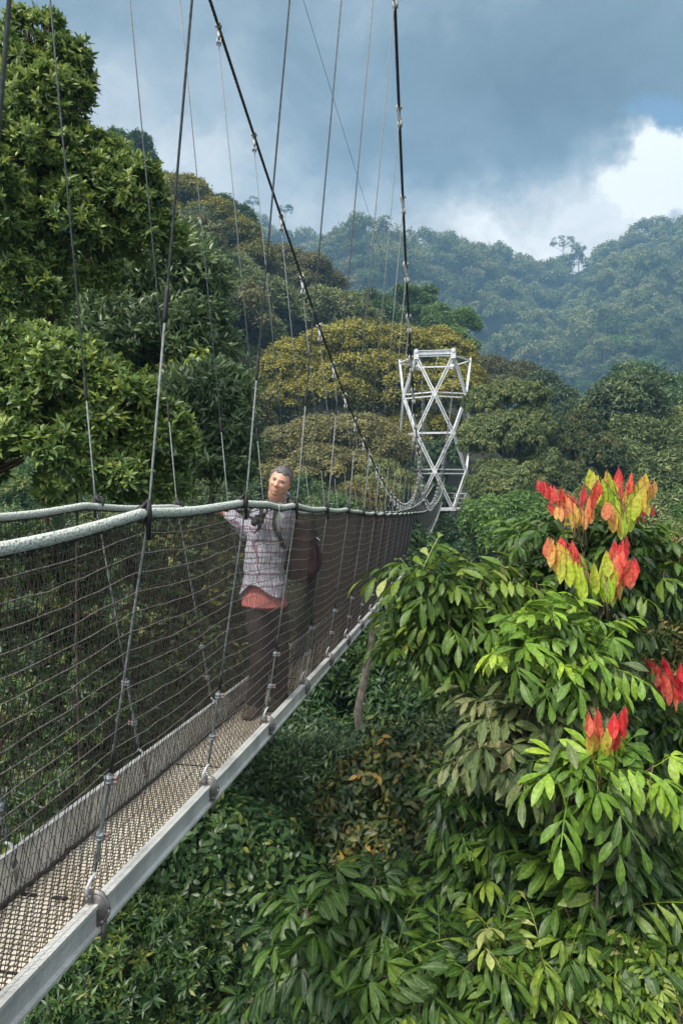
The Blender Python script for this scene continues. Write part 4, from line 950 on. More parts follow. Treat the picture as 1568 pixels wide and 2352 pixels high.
for k, (a, b, y, rr) in enumerate((((225, 1120), (330, 2000), 9.0, .03), ((120, 1180), (40, 1900), 9.2, .025), ((340, 1200), (352, 1900), 10, .03), ((395, 1200), (450, 1800), 10.6, .025))):
    p, q = at(*a, y), at(*b, y); q[2] = ground_h(q[0], q[1])-.2; r = np.random.default_rng(k)
    t_ = thing('bare_sapling', ['pale leaning sapling stem behind the net, nearest the first hanger', 'thin bare stem behind the net at the left edge', 'thin bare stem behind the net left of the man, taller one', 'thin bare stem behind the net closest to the man'][k], 'sapling', q)
    ts = np.linspace(0, 1, 12)[:, None]; mb = MB(); P = q*(1-ts)+p*ts; P[1:-1] += r.normal(0, .05, (10, 3)); mb.tube(P, rr*(1-.6*ts[:, 0]), 7)
    for j in range(5):
        i = r.integers(3, 11); e = P[i]+r.normal(0, .35, 3)+(0, 0, .4); mb.tube([P[i], (P[i]+e)/2+r.normal(0, .05, 3), e], (.018, .012, .005), 5)
    mb.build('trunk', M['bark_pale' if k % 2 == 0 else 'bark'], t_, q)
# -- below the bridge
tree('broadleaf_tree', 'dark glossy treetop under the beam at the lower left', 
     [(300, 2230, 7.2, 150, 130), (170, 2330, 6.8, 120, 110), (400, 2290, 7.4, 130, 110), (230, 2080, 7.6, 90, 80), (420, 2120, 7.8, 90, 70)],
     'rosette_s', 3600, 'lf_dark', sub=.32, subn=24, r0=.1, tint=.42, tvar=.15, seed=31, twigs=160, jit=.25, nlimb=18)
tree('broadleaf_tree', 'dark leathery-leaved treetop in the lower middle below the walkway',
     [(470, 1950, 8.8, 120, 90), (580, 2020, 8.8, 120, 100), (430, 2080, 8.6, 130, 90), (640, 2150, 8.6, 110, 90), (540, 2200, 8.2, 120, 100), (350, 1990, 9, 90, 80)],
     'spray', 5200, 'lf_dark', sub=.32, subn=24, r0=.12, tint=.46, tvar=.14, seed=32, twigs=200, size=1.2, jit=.22, nlimb=18)
tree('silvery_tree', 'grey green tree with hanging narrow leaves right under the beam',
     [(620, 1790, 11.5, 90, 70), (560, 1850, 11.2, 90, 70), (680, 1870, 11.5, 95, 80), (740, 1790, 12, 70, 60), (630, 1930, 11, 110, 70), (760, 1880, 11.6, 60, 70)],
     'lance', 5200, 'lf_lance', sub=.3, subn=24, r0=.13, tint=.44, seed=33, up=.1, size=1.15, twigs=120, jit=.2, nlimb=16)
tree('dark_shrub', 'low dark shrub below the tall pale trunk', 
     [(800, 1750, 15, 90, 40), (870, 1770, 15, 70, 40), (720, 1730, 16, 70, 40)], 'spray', 1800, 'lf_lance', cat='shrub', sub=.3, subn=20, r0=.08, tint=.35, seed=34, size=1.6, nlimb=8)
tree('bronze_leaf_shrub', 'shrub with bronze tinted leaves in the middle of the lower forest',
     [(860, 1840, 9.8, 80, 70), (930, 1780, 9.8, 70, 60), (970, 1850, 9.6, 70, 80), (800, 1950, 9.6, 80, 80), (900, 1960, 9.4, 90, 80)],
     'spray', 4200, 'lf_russet', cat='shrub', sub=.34, subn=22, r0=.08, tint=.37, tvar=.17, seed=35, size=1.15, twigs=160, jit=.25, nlimb=16)
tree('bronze_leaf_shrub', 'small bronze shrub at the bottom edge under the dark trees',
     [(440, 2345, 7.4, 60, 40), (500, 2340, 7.5, 50, 45)], 'spray', 500, 'lf_russet', cat='shrub', sub=.34, subn=16, r0=.04, tint=.5, seed=36, size=.9, nlimb=8)
# -- behind the bridge: dark forest interior
tree('forest_tree', 'deep green forest tree behind the tall pale trunk under the bridge',
     [(700, 1480, 24, 150, 110), (880, 1500, 24, 110, 130), (760, 1640, 23, 150, 110), (930, 1640, 23, 120, 110), (640, 1640, 23, 120, 90)],
     'tuft', 4200, 'lf_dark', sub=.3, subn=24, r0=.25, tint=.36, seed=37, jit=.2, nlimb=14)
b_ = at(803, 1900, 17); b_[2] = ground_h(b_[0], b_[1])-.3
tree('pale_trunk_tree', 'tree with a tall bare pale brown trunk standing under the bridge', 
     [(850, 1330, 17.5, 110, 60), (930, 1300, 18, 70, 60), (790, 1370, 18, 60, 50)], 'spray', 900, 'lf_dark', base=b_, r0=.19, bark='bark_mid', sub=.3, subn=14, seed=38, size=1.8, nlimb=4)

# -- right foreground: big compound leaves
def comp(label, lobes, n, mat='lf_comp', seed=1, tint=.45, size=1.0, r0=.05, base=None, tvar=.13, name='compound_leaf_tree', bark='bark', nlimb=14, lean=(0, 0), kids=(6, 9), stems=True):
    """whorls of compound leaves at the branch tips, umbrella-like, with dark gaps between them; n = whorls"""
    r = np.random.default_rng(seed); L_ = [pxlobe(*q) for q in lobes]; cen = np.mean([q[0] for q in L_], 0)
    if base is None: base = np.array([cen[0]+lean[0], cen[1]+lean[1], float(ground_h(cen[0], cen[1]))-.3])
    t = thing(name, label, 'shrub' if 'shrub' in label or 'bush' in label else 'tree', base)
    vol = np.array([np.prod(q[1])**.667 for q in L_]); tips, ax = [], []
    tries = 0; dmin = .21*size
    while len(tips) < n and tries < n*60:
        tries += 1; c, rad = L_[r.choice(len(L_), p=vol/vol.sum())]; d = sphere_dirs(1, r)[0]
        if d[2] < -.35 or (d[1] > .4 and r.random() < .7): continue
        q = c+d*rad*r.uniform(.55, 1.08)
        if tips and np.min(((np.array(tips)-q)**2).sum(1)) < dmin**2: continue
        tips.append(q); ax.append(nrm(d*.45+np.array([0, 0, .8])+r.normal(0, .18, 3)))
    tips = np.array(tips); ax = np.array(ax)
    P, O, S, T = [], [], [], []
    for q, a in zip(tips, ax):
        m = r.integers(*kids); tw = r.normal(0, .10); e1 = nrm(np.cross(a, [.3, .8, .1])); e2 = np.cross(a, e1); f0 = r.uniform(0, 6.28); s_ = size*r.uniform(.8, 1.2)
        for k in range(m):
            f = f0+k*2.4+r.uniform(-.3, .3); lift = .75-.95*(k/m)+r.normal(0, .15)
            o = nrm(e1*math.cos(f)+e2*math.sin(f)+a*lift); P.append(q-a*.03*k*size); O.append(o); S.append(s_*r.uniform(.75, 1.1)); T.append(tint+tw+r.normal(0, tvar)+(.2 if k < 3 else 0)-(0.0 if k < 5 else .06))
    P = np.array(P); O = np.array(O); Zs = np.array([0, 0, 1.])
    V, Fq, Tn = scatter(PROTO['compound'], P, frames_out(O, r), np.array(S), np.array(T), r)
    mesh_obj('crown', V-base, Fq, M[mat], t, Tn)
    limbs(base, tips, r0, r, min(len(tips), nlimb*2), bark, t)
    mb = MB()
    for q, a in zip(tips, ax): mb.tube([q+a*.02, q-a*.10, q-a*.22+r.normal(0, .03, 3), q*.93+cen*.07-a*.30], (.005, .007, .009, .010), 5)
    mb.build('twigs', M['twig'], t, base)['kind'] = 'stuff'
    return t
b1 = at(1020, 1900, 6.6); b1[2] = ground_h(b1[0], b1[1])-.3
comp('compound-leaved tree left of the red topped one, on a thin mottled stem', [(990, 1350, 6.7, 70, 70), (1080, 1370, 6.8, 90, 75), (1140, 1420, 6.8, 60, 90), (1040, 1460, 6.7, 100, 80), (960, 1480, 6.6, 40, 55), (1090, 1540, 6.8, 70, 55)], 40, seed=41, tint=.32, size=1.1, base=b1, r0=.045, bark='bark_pale', nlimb=5)
b2 = at(1390, 1900, 6.9); b2[2] = ground_h(b2[0], b2[1])-.3
redtree = comp('large tree crowned with clusters of drooping red and lime new leaves', [(1270, 1250, 6.9, 90, 60), (1400, 1230, 6.9, 100, 60), (1240, 1340, 6.9, 90, 70), (1460, 1330, 6.9, 100, 80), (1350, 1330, 6.8, 110, 80), (1340, 1450, 6.9, 120, 80), (1220, 1420, 6.8, 60, 60)], 70, seed=42, tint=.33, base=b2, r0=.06)
b3 = at(1240, 1800, 5.6); b3[2] = ground_h(b3[0], b3[1])-.3
comp('yellow green leaved tree in front of the red topped one', [(1250, 1430, 5.7, 80, 45), (1330, 1440, 5.7, 60, 50), (1220, 1500, 5.6, 80, 50), (1310, 1520, 5.6, 70, 45)], 17, 'lf_compy', seed=43, tint=.20, base=b3, tvar=.2, r0=.035)
comp('tree with worn brownish green leaves at the right centre', [(1280, 1590, 5.8, 80, 60), (1180, 1650, 5.7, 80, 60), (1230, 1740, 5.5, 90, 70), (1330, 1640, 5.8, 60, 50), (1140, 1720, 5.5, 50, 50)], 36, 'lf_worn', seed=44, tint=.36, size=1.15, base=at(1235, 2350, 5.6)-[0, 0, 9], r0=.04, tvar=.18)
comp('dark compound-leaved tree at the right edge under the golden shrub', [(1500, 1650, 7.2, 90, 60), (1540, 1760, 7.2, 80, 80), (1460, 1720, 7.4, 60, 60), (1520, 1880, 7, 80, 80)], 60, 'lf_comp', seed=45, tint=.30, r0=.05)
b6 = at(1345, 2150, 5.0); b6[2] = ground_h(b6[0], b6[1])-.3
comp('slim tree with a lime top whorl and a few red leaves, lower right', [(1370, 1760, 5.0, 100, 40), (1300, 1790, 4.9, 50, 30), (1440, 1780, 5.0, 60, 40)], 18, 'lf_compy', seed=46, tint=.30, size=1.15, base=b6, r0=.028, tvar=.15)
comp('dark leaves hanging beneath the lime whorl, lower right', [(1370, 1840, 5.2, 80, 40), (1420, 1850, 5.2, 50, 40)], 14, 'lf_worn', seed=47, tint=.25, r0=.025, base=at(1400, 2350, 5.2)-[0, 0, 9])
comp('dark compound-leaved tree filling the centre of the right thicket', [(1130, 1900, 5.8, 90, 70), (1230, 1920, 5.7, 90, 80), (1060, 1840, 6.0, 60, 60), (1180, 2030, 5.6, 110, 70), (1300, 2010, 5.6, 80, 80), (1090, 2020, 5.9, 60, 60)], 30, seed=48, tint=.28, size=1.05, r0=.04)
comp('tree with broad green leaf fans at the right, below the lime whorl', [(1420, 2000, 5.2, 90, 60), (1500, 2060, 5.2, 80, 80), (1380, 2080, 5.1, 80, 50), (1540, 1960, 5.4, 60, 60)], 26, seed=49, tint=.36, r0=.035, size=1.25)
comp('dark whorled treetop at the bottom centre', [(800, 2060, 5.6, 110, 50), (760, 2130, 5.5, 90, 60), (880, 2100, 5.6, 80, 60), (700, 2200, 5.2, 70, 50), (830, 2200, 5.3, 110, 60)], 27, seed=50, tint=.30, size=1.1, r0=.04)
comp('compound-leaved shrub spreading along the bottom edge', [(950, 2230, 4.9, 100, 50), (1060, 2210, 4.9, 90, 50), (880, 2300, 4.7, 110, 50), (1010, 2310, 4.7, 110, 50)], 40, seed=51, tint=.36, r0=.04, size=.95)
comp('light green compound-leaved shrub in the bottom right corner', [(1180, 2180, 5.0, 90, 50), (1290, 2200, 4.9, 90, 60), (1180, 2300, 4.7, 100, 60), (1330, 2300, 4.7, 100, 60), (1420, 2190, 5.0, 70, 50)], 44, seed=52, tint=.38, r0=.04, size=.92)
comp('small-leaved yellow green bush at the very corner, bottom right', [(1480, 2240, 4.8, 80, 60), (1540, 2170, 5.0, 60, 60), (1500, 2330, 4.6, 90, 50), (1400, 2330, 4.6, 60, 40)], 80, 'lf_comp', seed=53, tint=.55, r0=.04, size=.6)
comp('shaded shrub deep in the thicket at the bottom', [(1000, 2100, 7.5, 150, 90), (700, 2330, 6.5, 160, 70), (1250, 2120, 7, 160, 90), (1500, 1980, 7.6, 110, 110), (600, 2330, 6.6, 90, 60), (940, 2010, 7.8, 60, 60), (860, 2360, 6.2, 100, 60)], 46, 'lf_comp', seed=54, tint=.15, r0=.05)
tree('golden_leaf_shrub', 'shrub with golden hanging leaves behind the right tree', [(1490, 1500, 11, 60, 60), (1540, 1420, 11, 60, 70), (1540, 1560, 11, 60, 70), (1440, 1560, 11, 50, 50), (1560, 1330, 11.5, 40, 60)], 'lance', 2200, 'lf_russet', cat='shrub', sub=.34, subn=22, r0=.06, tint=.72, tvar=.15, seed=55, size=1.1, nlimb=14, twigs=60)

# -- new leaves: arching stalks with blades hanging straight down
def flush(parent, stalks, seed):
    """stalks: (px0, py0, px1, py1, y, n, t0, t1, length)"""
    r = np.random.default_rng(seed); p = Proto(); mb = MB(); po = sub_origin(parent)
    for (x0, y0_, x1, y1_, y, n, t0, t1, Lf) in stalks:
        a = at(x0, y0_, y); b = at(x1, y1_, y+r.uniform(-.15, .15)); ts = np.linspace(0, 1, 9)
        P = a*(1-ts[:, None])+b*ts[:, None]; P[:, 2] += .035*np.sin(np.pi*ts); mb.tube(P, np.linspace(.0045, .002, 9), 5)
        for i in range(n*3-2):
            t = .12+.88*(i/(n*3-3)); pos = a*(1-t)+b*t; pos[2] += .035*math.sin(math.pi*t)
            k = 1.15*Lf*(.62+.38*math.sin(math.pi*min(1, .25+t*.75)))*r.uniform(.8, 1.15)
            V, Fq = leaf(k, .076*r.uniform(.75, 1.15)*Lf/.2, 6, .22, r.uniform(-.06, .14), obov, .008)
            V[:, 2] += .005*np.sin(V[:, 0]*90+r.uniform(0, 6))*np.sign(V[:, 1])
            R = rotz(r.uniform(-2.2, -.9)+(.6 if i % 2 else -.6)+(0))@roty(math.pi/2-r.uniform(-.06, .20))@rotx(r.uniform(-.8, .8))
            p.add(V, Fq, R, pos, float(np.clip(t0+(t1-t0)*t+r.normal(0, .07), 0.01, .99)))
        mb.tube([a+(b-a)*.0, a+np.array([0, 0, -.12])+r.normal(0, .01, 3), a+np.array([0, .02, -.3])+r.normal(0, .03, 3)], .006, 5)
    p.done(); mb.build('stalk', M['twig'], parent, po)
    return mesh_obj('new_leaves', p.V-po, p.F, M['lf_red'], parent, np.clip(p.T, 0.01, .99))
flush(redtree, [(1330, 1165, 1236, 1098, 6.3, 5, .62, .02, .16), (1332, 1175, 1285, 1118, 6.3, 4, .7, .15, .17), (1320, 1185, 1262, 1150, 6.2, 4, .75, .25, .14),
                (1330, 1170, 1340, 1110, 6.4, 4, .6, .05, .16), (1345, 1180, 1300, 1130, 6.4, 4, .55, .1, .16), (1340, 1175, 1372, 1100, 6.2, 5, .6, .18, .20)], 61).name = 'new_leaves'
flush(redtree, [(1420, 1150, 1352, 1075, 6.2, 5, .92, .72, .25), (1422, 1150, 1392, 1078, 6.2, 5, .92, .68, .24), (1430, 1160, 1450, 1082, 6.3, 5, .8, .3, .22), (1425, 1160, 1418, 1068, 6.4, 4, .6, .02, .2),
                (1432, 1165, 1482, 1085, 6.2, 5, .92, .62, .24), (1436, 1168, 1500, 1098, 6.1, 4, .85, .5, .22), (1440, 1172, 1496, 1160, 6.3, 3, .6, .0, .14), (1425, 1185, 1390, 1150, 6.1, 4, .8, .45, .2), (1430, 1180, 1450, 1130, 6.1, 4, .85, .7, .22)], 62)
flush(redtree, [(1340, 1300, 1258, 1232, 5.9, 5, .9, .52, .26), (1338, 1300, 1286, 1232, 5.9, 5, .65, .06, .2), (1340, 1310, 1312, 1240, 5.9, 4, .5, .08, .22), (1345, 1310, 1270, 1262, 5.8, 4, .9, .7, .24), (1350, 1315, 1330, 1270, 5.9, 3, .9, .75, .22)], 63)
flush(redtree, [(1380, 1320, 1412, 1240, 5.9, 5, .65, .05, .2), (1385, 1320, 1438, 1230, 5.9, 5, .6, .02, .2), (1378, 1315, 1392, 1262, 5.8, 4, .9, .7, .23), (1385, 1320, 1430, 1262, 5.8, 5, .75, .3, .25), (1395, 1325, 1458, 1280, 5.9, 5, .75, .18, .24), (1375, 1330, 1360, 1290, 5.8, 4, .95, .75, .22), (1390, 1335, 1415, 1290, 5.7, 4, .98, .8, .22)], 64)
slim = [o for o in C.objects if o.get('label', '').startswith('slim tree')][0]
flush(slim, [(1372, 1720, 1348, 1628, 4.9, 4, .85, .4, .19), (1372, 1720, 1372, 1622, 4.9, 4, .8, .28, .19), (1376, 1725, 1410, 1635, 4.9, 5, .75, .10, .19), (1380, 1728, 1436, 1618, 4.9, 5, .8, .05, .20), (1378, 1732, 1392, 1670, 4.8, 3, .95, .7, .18), (1382, 1735, 1425, 1690, 4.8, 3, .95, .75, .18)], 65)
dk = [o for o in C.objects if o.get('label', '').startswith('dark compound-leaved tree at the right edge')][0]
flush(dk, [(1545, 1570, 1480, 1508, 6.6, 6, .35, .04, .2), (1550, 1565, 1522, 1508, 6.6, 5, .2, .02, .14), (1556, 1575, 1562, 1520, 6.6, 4, .15, .02, .2), (1552, 1580, 1510, 1545, 6.6, 3, .4, .25, .2)], 66)
# upright seed spikes
sp = MB(); r = np.random.default_rng(4)
# ================================================================== middle distance
def mid(name, label, lobes, proto, n, mat, seed, **k):
    d = dict(sub=.17, subn=90, r0=.35, size=1.6, tint=.42, jit=.16, nlimb=14, flat=.75, inner=.1, bottom=-.25, core=n//7); d.update(k)
    return tree(name, label, lobes, proto, n, mat, seed=seed, **d)
mid('golden_tree', 'wide golden yellow tree crown behind the lattice tower', [(700, 830, 76, 90, 50), (800, 800, 76, 110, 55), (900, 810, 78, 110, 55), (1000, 820, 80, 90, 50), (650, 920, 74, 70, 60), (760, 910, 74, 100, 60), (880, 910, 75, 110, 70), (1000, 910, 77, 90, 80), (1060, 880, 79, 50, 50), (950, 1000, 76, 110, 60), (650, 860, 74, 60, 50), (1000, 790, 80, 50, 35), (840, 860, 75, 120, 50), (720, 870, 75, 80, 50)],
    'tuft_flat', 34000, 'lf_gold', 71, tint=.48, size=1.5, sub=.17, subn=85, flat=.42, up=1.1, inner=.05, jit=.07, tvar=.09)
mid('ochre_tree', 'brownish ochre tree crown directly behind the man', [(660, 1030, 58, 75, 45), (740, 1000, 58, 80, 45), (830, 1000, 58, 80, 45), (890, 1040, 57, 55, 50), (650, 1090, 57, 60, 40), (740, 1080, 56, 90, 55), (830, 1080, 57, 80, 50), (620, 1110, 56, 50, 40), (700, 1130, 56, 90, 40), (800, 1120, 57, 70, 35), (900, 1100, 57, 40, 30)],
    'tuft_flat', 28000, 'lf_ochre', 72, tint=.52, size=1.1, sub=.15, subn=90, flat=.45, up=1.1, inner=.05, jit=.07, tvar=.09, bark='bark_dark')
mid('small_ochre_tree', 'small rounded ochre tree below the second footbridge', [(838, 1130, 55, 34, 36), (815, 1160, 55, 24, 20)], 'tuft_flat', 1500, 'lf_ochre', 73, tint=.5, size=.9, subn=20, flat=.5)
mid('hillside_tree', 'large yellow brown crown high on the left hillside', [(420, 450, 112, 60, 38), (480, 500, 112, 60, 40), (390, 520, 110, 60, 50), (450, 570, 110, 60, 45), (540, 540, 112, 55, 35), (580, 590, 112, 50, 35), (350, 480, 108, 50, 40), (510, 610, 110, 50, 35)], 'tuft_flat', 17000, 'lf_gold', 74, tint=.50, size=1.9, flat=.5, up=.8)
mid('russet_tree', 'russet topped tree crown in the upper middle of the hillside', [(650, 600, 120, 45, 32), (710, 620, 120, 50, 32), (750, 650, 121, 40, 24), (680, 650, 119, 60, 30), (620, 640, 117, 40, 40)], 'tuft_flat', 7000, 'lf_ochre', 75, tint=.56, size=2.0, flat=.5, up=.8)
mid('grey_green_tree', 'grey green tree mass in the middle of the hillside above the golden crown', [(560, 690, 92, 60, 60), (520, 780, 88, 60, 70), (610, 700, 95, 60, 60), (560, 860, 84, 55, 60), (600, 780, 90, 50, 60)], 'tuft', 8000, 'lf_forest', 76, tint=.76, size=2.1)
mid('dark_tree', 'dark shadowed tree in the gap left of the golden crown', [(590, 900, 82, 40, 60), (570, 990, 80, 40, 50), (640, 990, 84, 60, 40), (560, 1080, 78, 50, 60)], 'tuft', 4200, 'lf_dark', 77, tint=.22, size=2.0)
mid('pale_green_tree', 'pale green tree at the foot of the russet crown', [(740, 700, 108, 50, 36), (800, 720, 108, 50, 40), (690, 720, 106, 50, 40), (850, 750, 110, 40, 30), (640, 740, 104, 45, 40)], 'tuft', 5600, 'lf_forest', 78, tint=.66, size=2.1)
mid('pale_green_tree', 'small green tree right of the pale crown, above the golden one', [(870, 725, 112, 32, 26), (900, 750, 112, 26, 20)], 'tuft', 1800, 'lf_green', 79, tint=.35, size=2.0)
mid('hilltop_tree', 'dark treetop against the sky high behind the left tree', [(320, 340, 130, 24, 28), (335, 375, 130, 22, 24), (300, 380, 128, 30, 30)], 'tuft', 2400, 'lf_dark', 80, tint=.4, size=2.2)
mid('hilltop_tree', 'lighter green treetop beside the left tree on the skyline', [(270, 340, 124, 28, 35), (280, 400, 122, 34, 40)], 'tuft', 2400, 'lf_green', 81, tint=.55, size=2.1)
mid('hillside_tree', 'dark green crown on the skyline above the yellow brown hillside', [(510, 480, 128, 32, 24), (550, 505, 128, 34, 26), (570, 530, 127, 20, 20)], 'tuft', 2600, 'lf_dark', 82, tint=.42, size=2.1)
mid('hillside_tree', 'scrubby brown green crown on the skyline at the edge of the left tree', [(370, 420, 124, 30, 18), (400, 445, 124, 26, 16)], 'tuft', 1200, 'lf_forest', 83, tint=.55, size=1.7, inner=.02)
mid('layered_tree', 'flat topped tree with open layered branches above the golden crown', [(930, 672, 132, 36, 10), (970, 690, 132, 28, 10), (905, 692, 132, 26, 8), (945, 715, 132, 34, 10), (985, 668, 133, 14, 8), (965, 740, 132, 30, 12)], 'tuft', 2200, 'lf_green', 84, tint=.45, size=1.8, inner=.0, r0=.3, subn=14, nlimb=20)
mid('layered_tree', 'spreading fresh green tree right of the open layered one, behind the tower', [(1010, 745, 128, 36, 30), (1060, 730, 128, 36, 14), (1080, 750, 128, 22, 10), (1040, 780, 127, 34, 24), (1000, 715, 128, 26, 12), (1080, 795, 125, 18, 12)], 'tuft', 3600, 'lf_green', 85, tint=.62, size=1.9, inner=.05, subn=18, nlimb=18)
mid('tower_side_tree', 'tall dark evergreen covering the right legs of the tower', [(1108, 930, 52, 45, 40), (1170, 910, 52, 60, 36), (1225, 910, 52, 36, 34), (1100, 1010, 50, 50, 55), (1170, 1010, 50, 80, 60), (1220, 980, 52, 50, 60), (1118, 1110, 49, 45, 55), (1170, 1120, 48, 80, 60), (1120, 1190, 49, 40, 45), (1240, 1080, 50, 50, 60)], 'whorl', 15000, 'lf_forest', 86, tint=.49, tvar=.16, size=1.0, sub=.20, subn=55, jit=.10, flat=1.25, up=1.2, inner=.04)
mid('thicket_tree', 'mid green bushy tree under the dark evergreen, behind the compound-leaved tree', [(1130, 1200, 42, 60, 45), (1200, 1190, 42, 60, 50), (1150, 1240, 40, 40, 30)], 'tuft', 4200, 'lf_green', 87, tint=.53, size=1.1)
mid('thicket_tree', 'bronze tipped bushy tree right of the dark evergreen', [(1340, 980, 54, 50, 35), (1300, 1030, 53, 60, 50), (1380, 1050, 52, 60, 50), (1300, 1120, 50, 70, 60)], 'whorl', 5200, 'lf_russet', 88, tint=.48, size=.95, sub=.2, subn=50, jit=.1, flat=1.2, inner=.05, up=1.0)
mid('thicket_tree', 'olive green tree on the right in front of the hazy ridge', [(1450, 1000, 56, 60, 36), (1420, 1070, 54, 70, 50), (1500, 1030, 56, 50, 40), (1480, 1120, 52, 70, 60)], 'tuft', 6500, 'lf_forest', 89, tint=.69, size=1.3)
mid('thicket_tree', 'dull green tree cut by the right edge below the ridge', [(1560, 1010, 55, 50, 40), (1560, 1110, 50, 60, 70), (1540, 1200, 46, 60, 60), (1600, 1060, 52, 50, 80)], 'tuft', 6000, 'lf_forest', 90, tint=.42, size=1.3)
mid('thicket_tree', 'shaded green tree behind the red topped foliage', [(1380, 1180, 46, 90, 60), (1300, 1200, 45, 60, 60), (1460, 1220, 44, 70, 60), (1380, 1280, 38, 90, 70), (1540, 1280, 40, 60, 70)], 'tuft', 7000, 'lf_forest', 91, tint=.49, size=1.2)
mid('brown_crown_tree', 'brownish crown right of the tower top', [(1120, 850, 98, 50, 26), (1190, 865, 97, 50, 26), (1150, 900, 95, 70, 30)], 'tuft_flat', 3600, 'lf_ochre', 92, tint=.30, size=1.6)
mid('brown_crown_tree', 'darker brown green crown stepping down from the brownish one', [(1240, 890, 92, 40, 30), (1280, 930, 88, 50, 40), (1320, 960, 84, 40, 34), (1250, 980, 84, 60, 40)], 'tuft', 4200, 'lf_forest', 93, tint=.40, size=1.7)
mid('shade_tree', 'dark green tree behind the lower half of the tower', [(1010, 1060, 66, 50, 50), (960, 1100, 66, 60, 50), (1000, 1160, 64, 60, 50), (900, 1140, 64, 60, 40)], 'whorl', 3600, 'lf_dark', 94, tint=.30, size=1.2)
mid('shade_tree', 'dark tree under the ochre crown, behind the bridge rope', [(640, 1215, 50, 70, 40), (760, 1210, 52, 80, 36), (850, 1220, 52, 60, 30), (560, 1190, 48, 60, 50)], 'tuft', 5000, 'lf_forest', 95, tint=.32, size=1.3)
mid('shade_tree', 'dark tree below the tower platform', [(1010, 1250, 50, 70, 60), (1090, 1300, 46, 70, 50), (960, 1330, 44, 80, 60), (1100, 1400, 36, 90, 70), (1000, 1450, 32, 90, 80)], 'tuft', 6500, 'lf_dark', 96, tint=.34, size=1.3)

# -- trees filling the hillside and the valley floor: individuals that share a few meshes
def variant(seed, mat, H, R, n, proto, size, trunk=.3, bark='bark', flatc=.6, hh=.45):
    r = np.random.default_rng(seed); L_ = []
    for _ in range(5):
        a = r.uniform(0, 6.28); q = r.uniform(.0, .5)*R
        L_.append((np.array([q*math.cos(a), q*math.sin(a), H*(1-hh/2)+r.uniform(-.1, .1)*H]), (R*r.uniform(.5, .75), R*r.uniform(.5, .75), H*hh*.5*r.uniform(.7, 1.1))))
    P, d, tt, Q, S = crown_points(L_, n, r, .26, 22, -.35, .14, 1, flatc, .08, cam=False)
    V, Fq, T = scatter(PROTO[proto], P, frames(nrm(d)*.8+np.array([0, 0, .6])+r.normal(0, .25, d.shape), r), size*r.uniform(.7, 1.25, n), .56+tt+r.normal(0, .12, n), r)
    t = thing('source', 'x', 'tree'); c = mesh_obj('crown', V, Fq, M[mat], t, T); k = limbs((0, 0, -2), Q, trunk, r, 9, bark, t)
    me = (c.data, k.data)
    for o in (c, k, t): bpy.data.objects.remove(o)
    return me
def place(me, name, label, group, loc, rz, s):
    t = thing(name, label, 'tree', loc, group); t.rotation_euler = (0, 0, rz); t.scale = s
    for nm, d in zip(('crown', 'trunk'), me):
        o = bpy.data.objects.new(nm, d); C.objects.link(o); o.parent = t
    return t
NEARV = [variant(201, 'lf_forest', 15, 5.2, 1500, 'tuft', 1.9), variant(202, 'lf_forest', 17, 5.6, 1500, 'tuft', 2.1), variant(203, 'lf_green', 14, 5.0, 1400, 'tuft', 1.9), variant(204, 'lf_ochre', 14, 6.0, 1700, 'tuft_flat', 2.3, flatc=.5), variant(205, 'lf_dark', 16, 5.2, 1500, 'tuft', 2.0)]
UNDER = [variant(211, 'lf_dark', 7.5, 3.0, 2200, 'tuft', .8, .14), variant(212, 'lf_forest', 8, 3.2, 2200, 'tuft', .85, .14), variant(213, 'lf_green', 7, 3.0, 2200, 'tuft', .8, .14), variant(214, 'lf_russet', 6.5, 2.8, 2200, 'tuft', .7, .12)]
r = np.random.default_rng(300); pts = []
def ok(p, dmin): return all((p[0]-q[0])**2+(p[1]-q[1])**2 > dmin**2 for q in pts)
k = 0
while k < 150:
    y = r.uniform(60, 150); x = y*r.uniform(-.52, .60)
    if not ok((x, y), 6.2): 
        if r.random() < .02: k += 1
        continue
    # leave the hero crowns in view: skip whatever would stand in front of them
    z = float(ground_h(x, y)); px = 784+x/y*F; top = HY-(z+15-Z0)/y*F
    if 580 < px < 1110 and y < 100 and top < 1000: 
        if r.random() < .02: k += 1
        continue
    if px > 1090 and top < 860: continue
    if 850 < px <= 1110 and top < 760: continue
    pts.append((x, y)); k += 1
    v = r.choice(5, p=[.3, .25, .15, .15, .15]); s = r.uniform(.75, 1.1)
    place(NEARV[v], 'hillside_tree', 'forest tree among the packed crowns of the near slope', 'trees packed on the near slope', (x, y, z-.8), r.uniform(0, 6.28), (s, s, s*r.uniform(.85, 1.05)))
k = 0; tries = 0
while k < 130 and tries < 9000:
    tries += 1
    y = r.uniform(11, 60)**1.0; x = y*r.uniform(-.60, .62)
    cx = BX0+BS*y; 
    if not ok((x, y), 2.0+y*.03): continue
    z = float(ground_h(x, y)); H = 8.0
    s = r.uniform(.8, 1.25)
    if abs(x-cx) < 4 and z+H*s > Z0-4.5: continue
    px = 784+x/y*F; top = HY-(z+H*s-Z0)/y*F
    if 900 < px < 1110 and top < 1240 and y < 58: continue
    pts.append((x, y)); k += 1
    v = r.choice(4, p=[.36, .3, .22, .12])
    place(UNDER[v], 'understorey_tree', 'small forest tree in the shaded canopy under the bridge', 'small trees under the bridge', (x, y, z-.5), r.uniform(0, 6.28), (s, s, s))

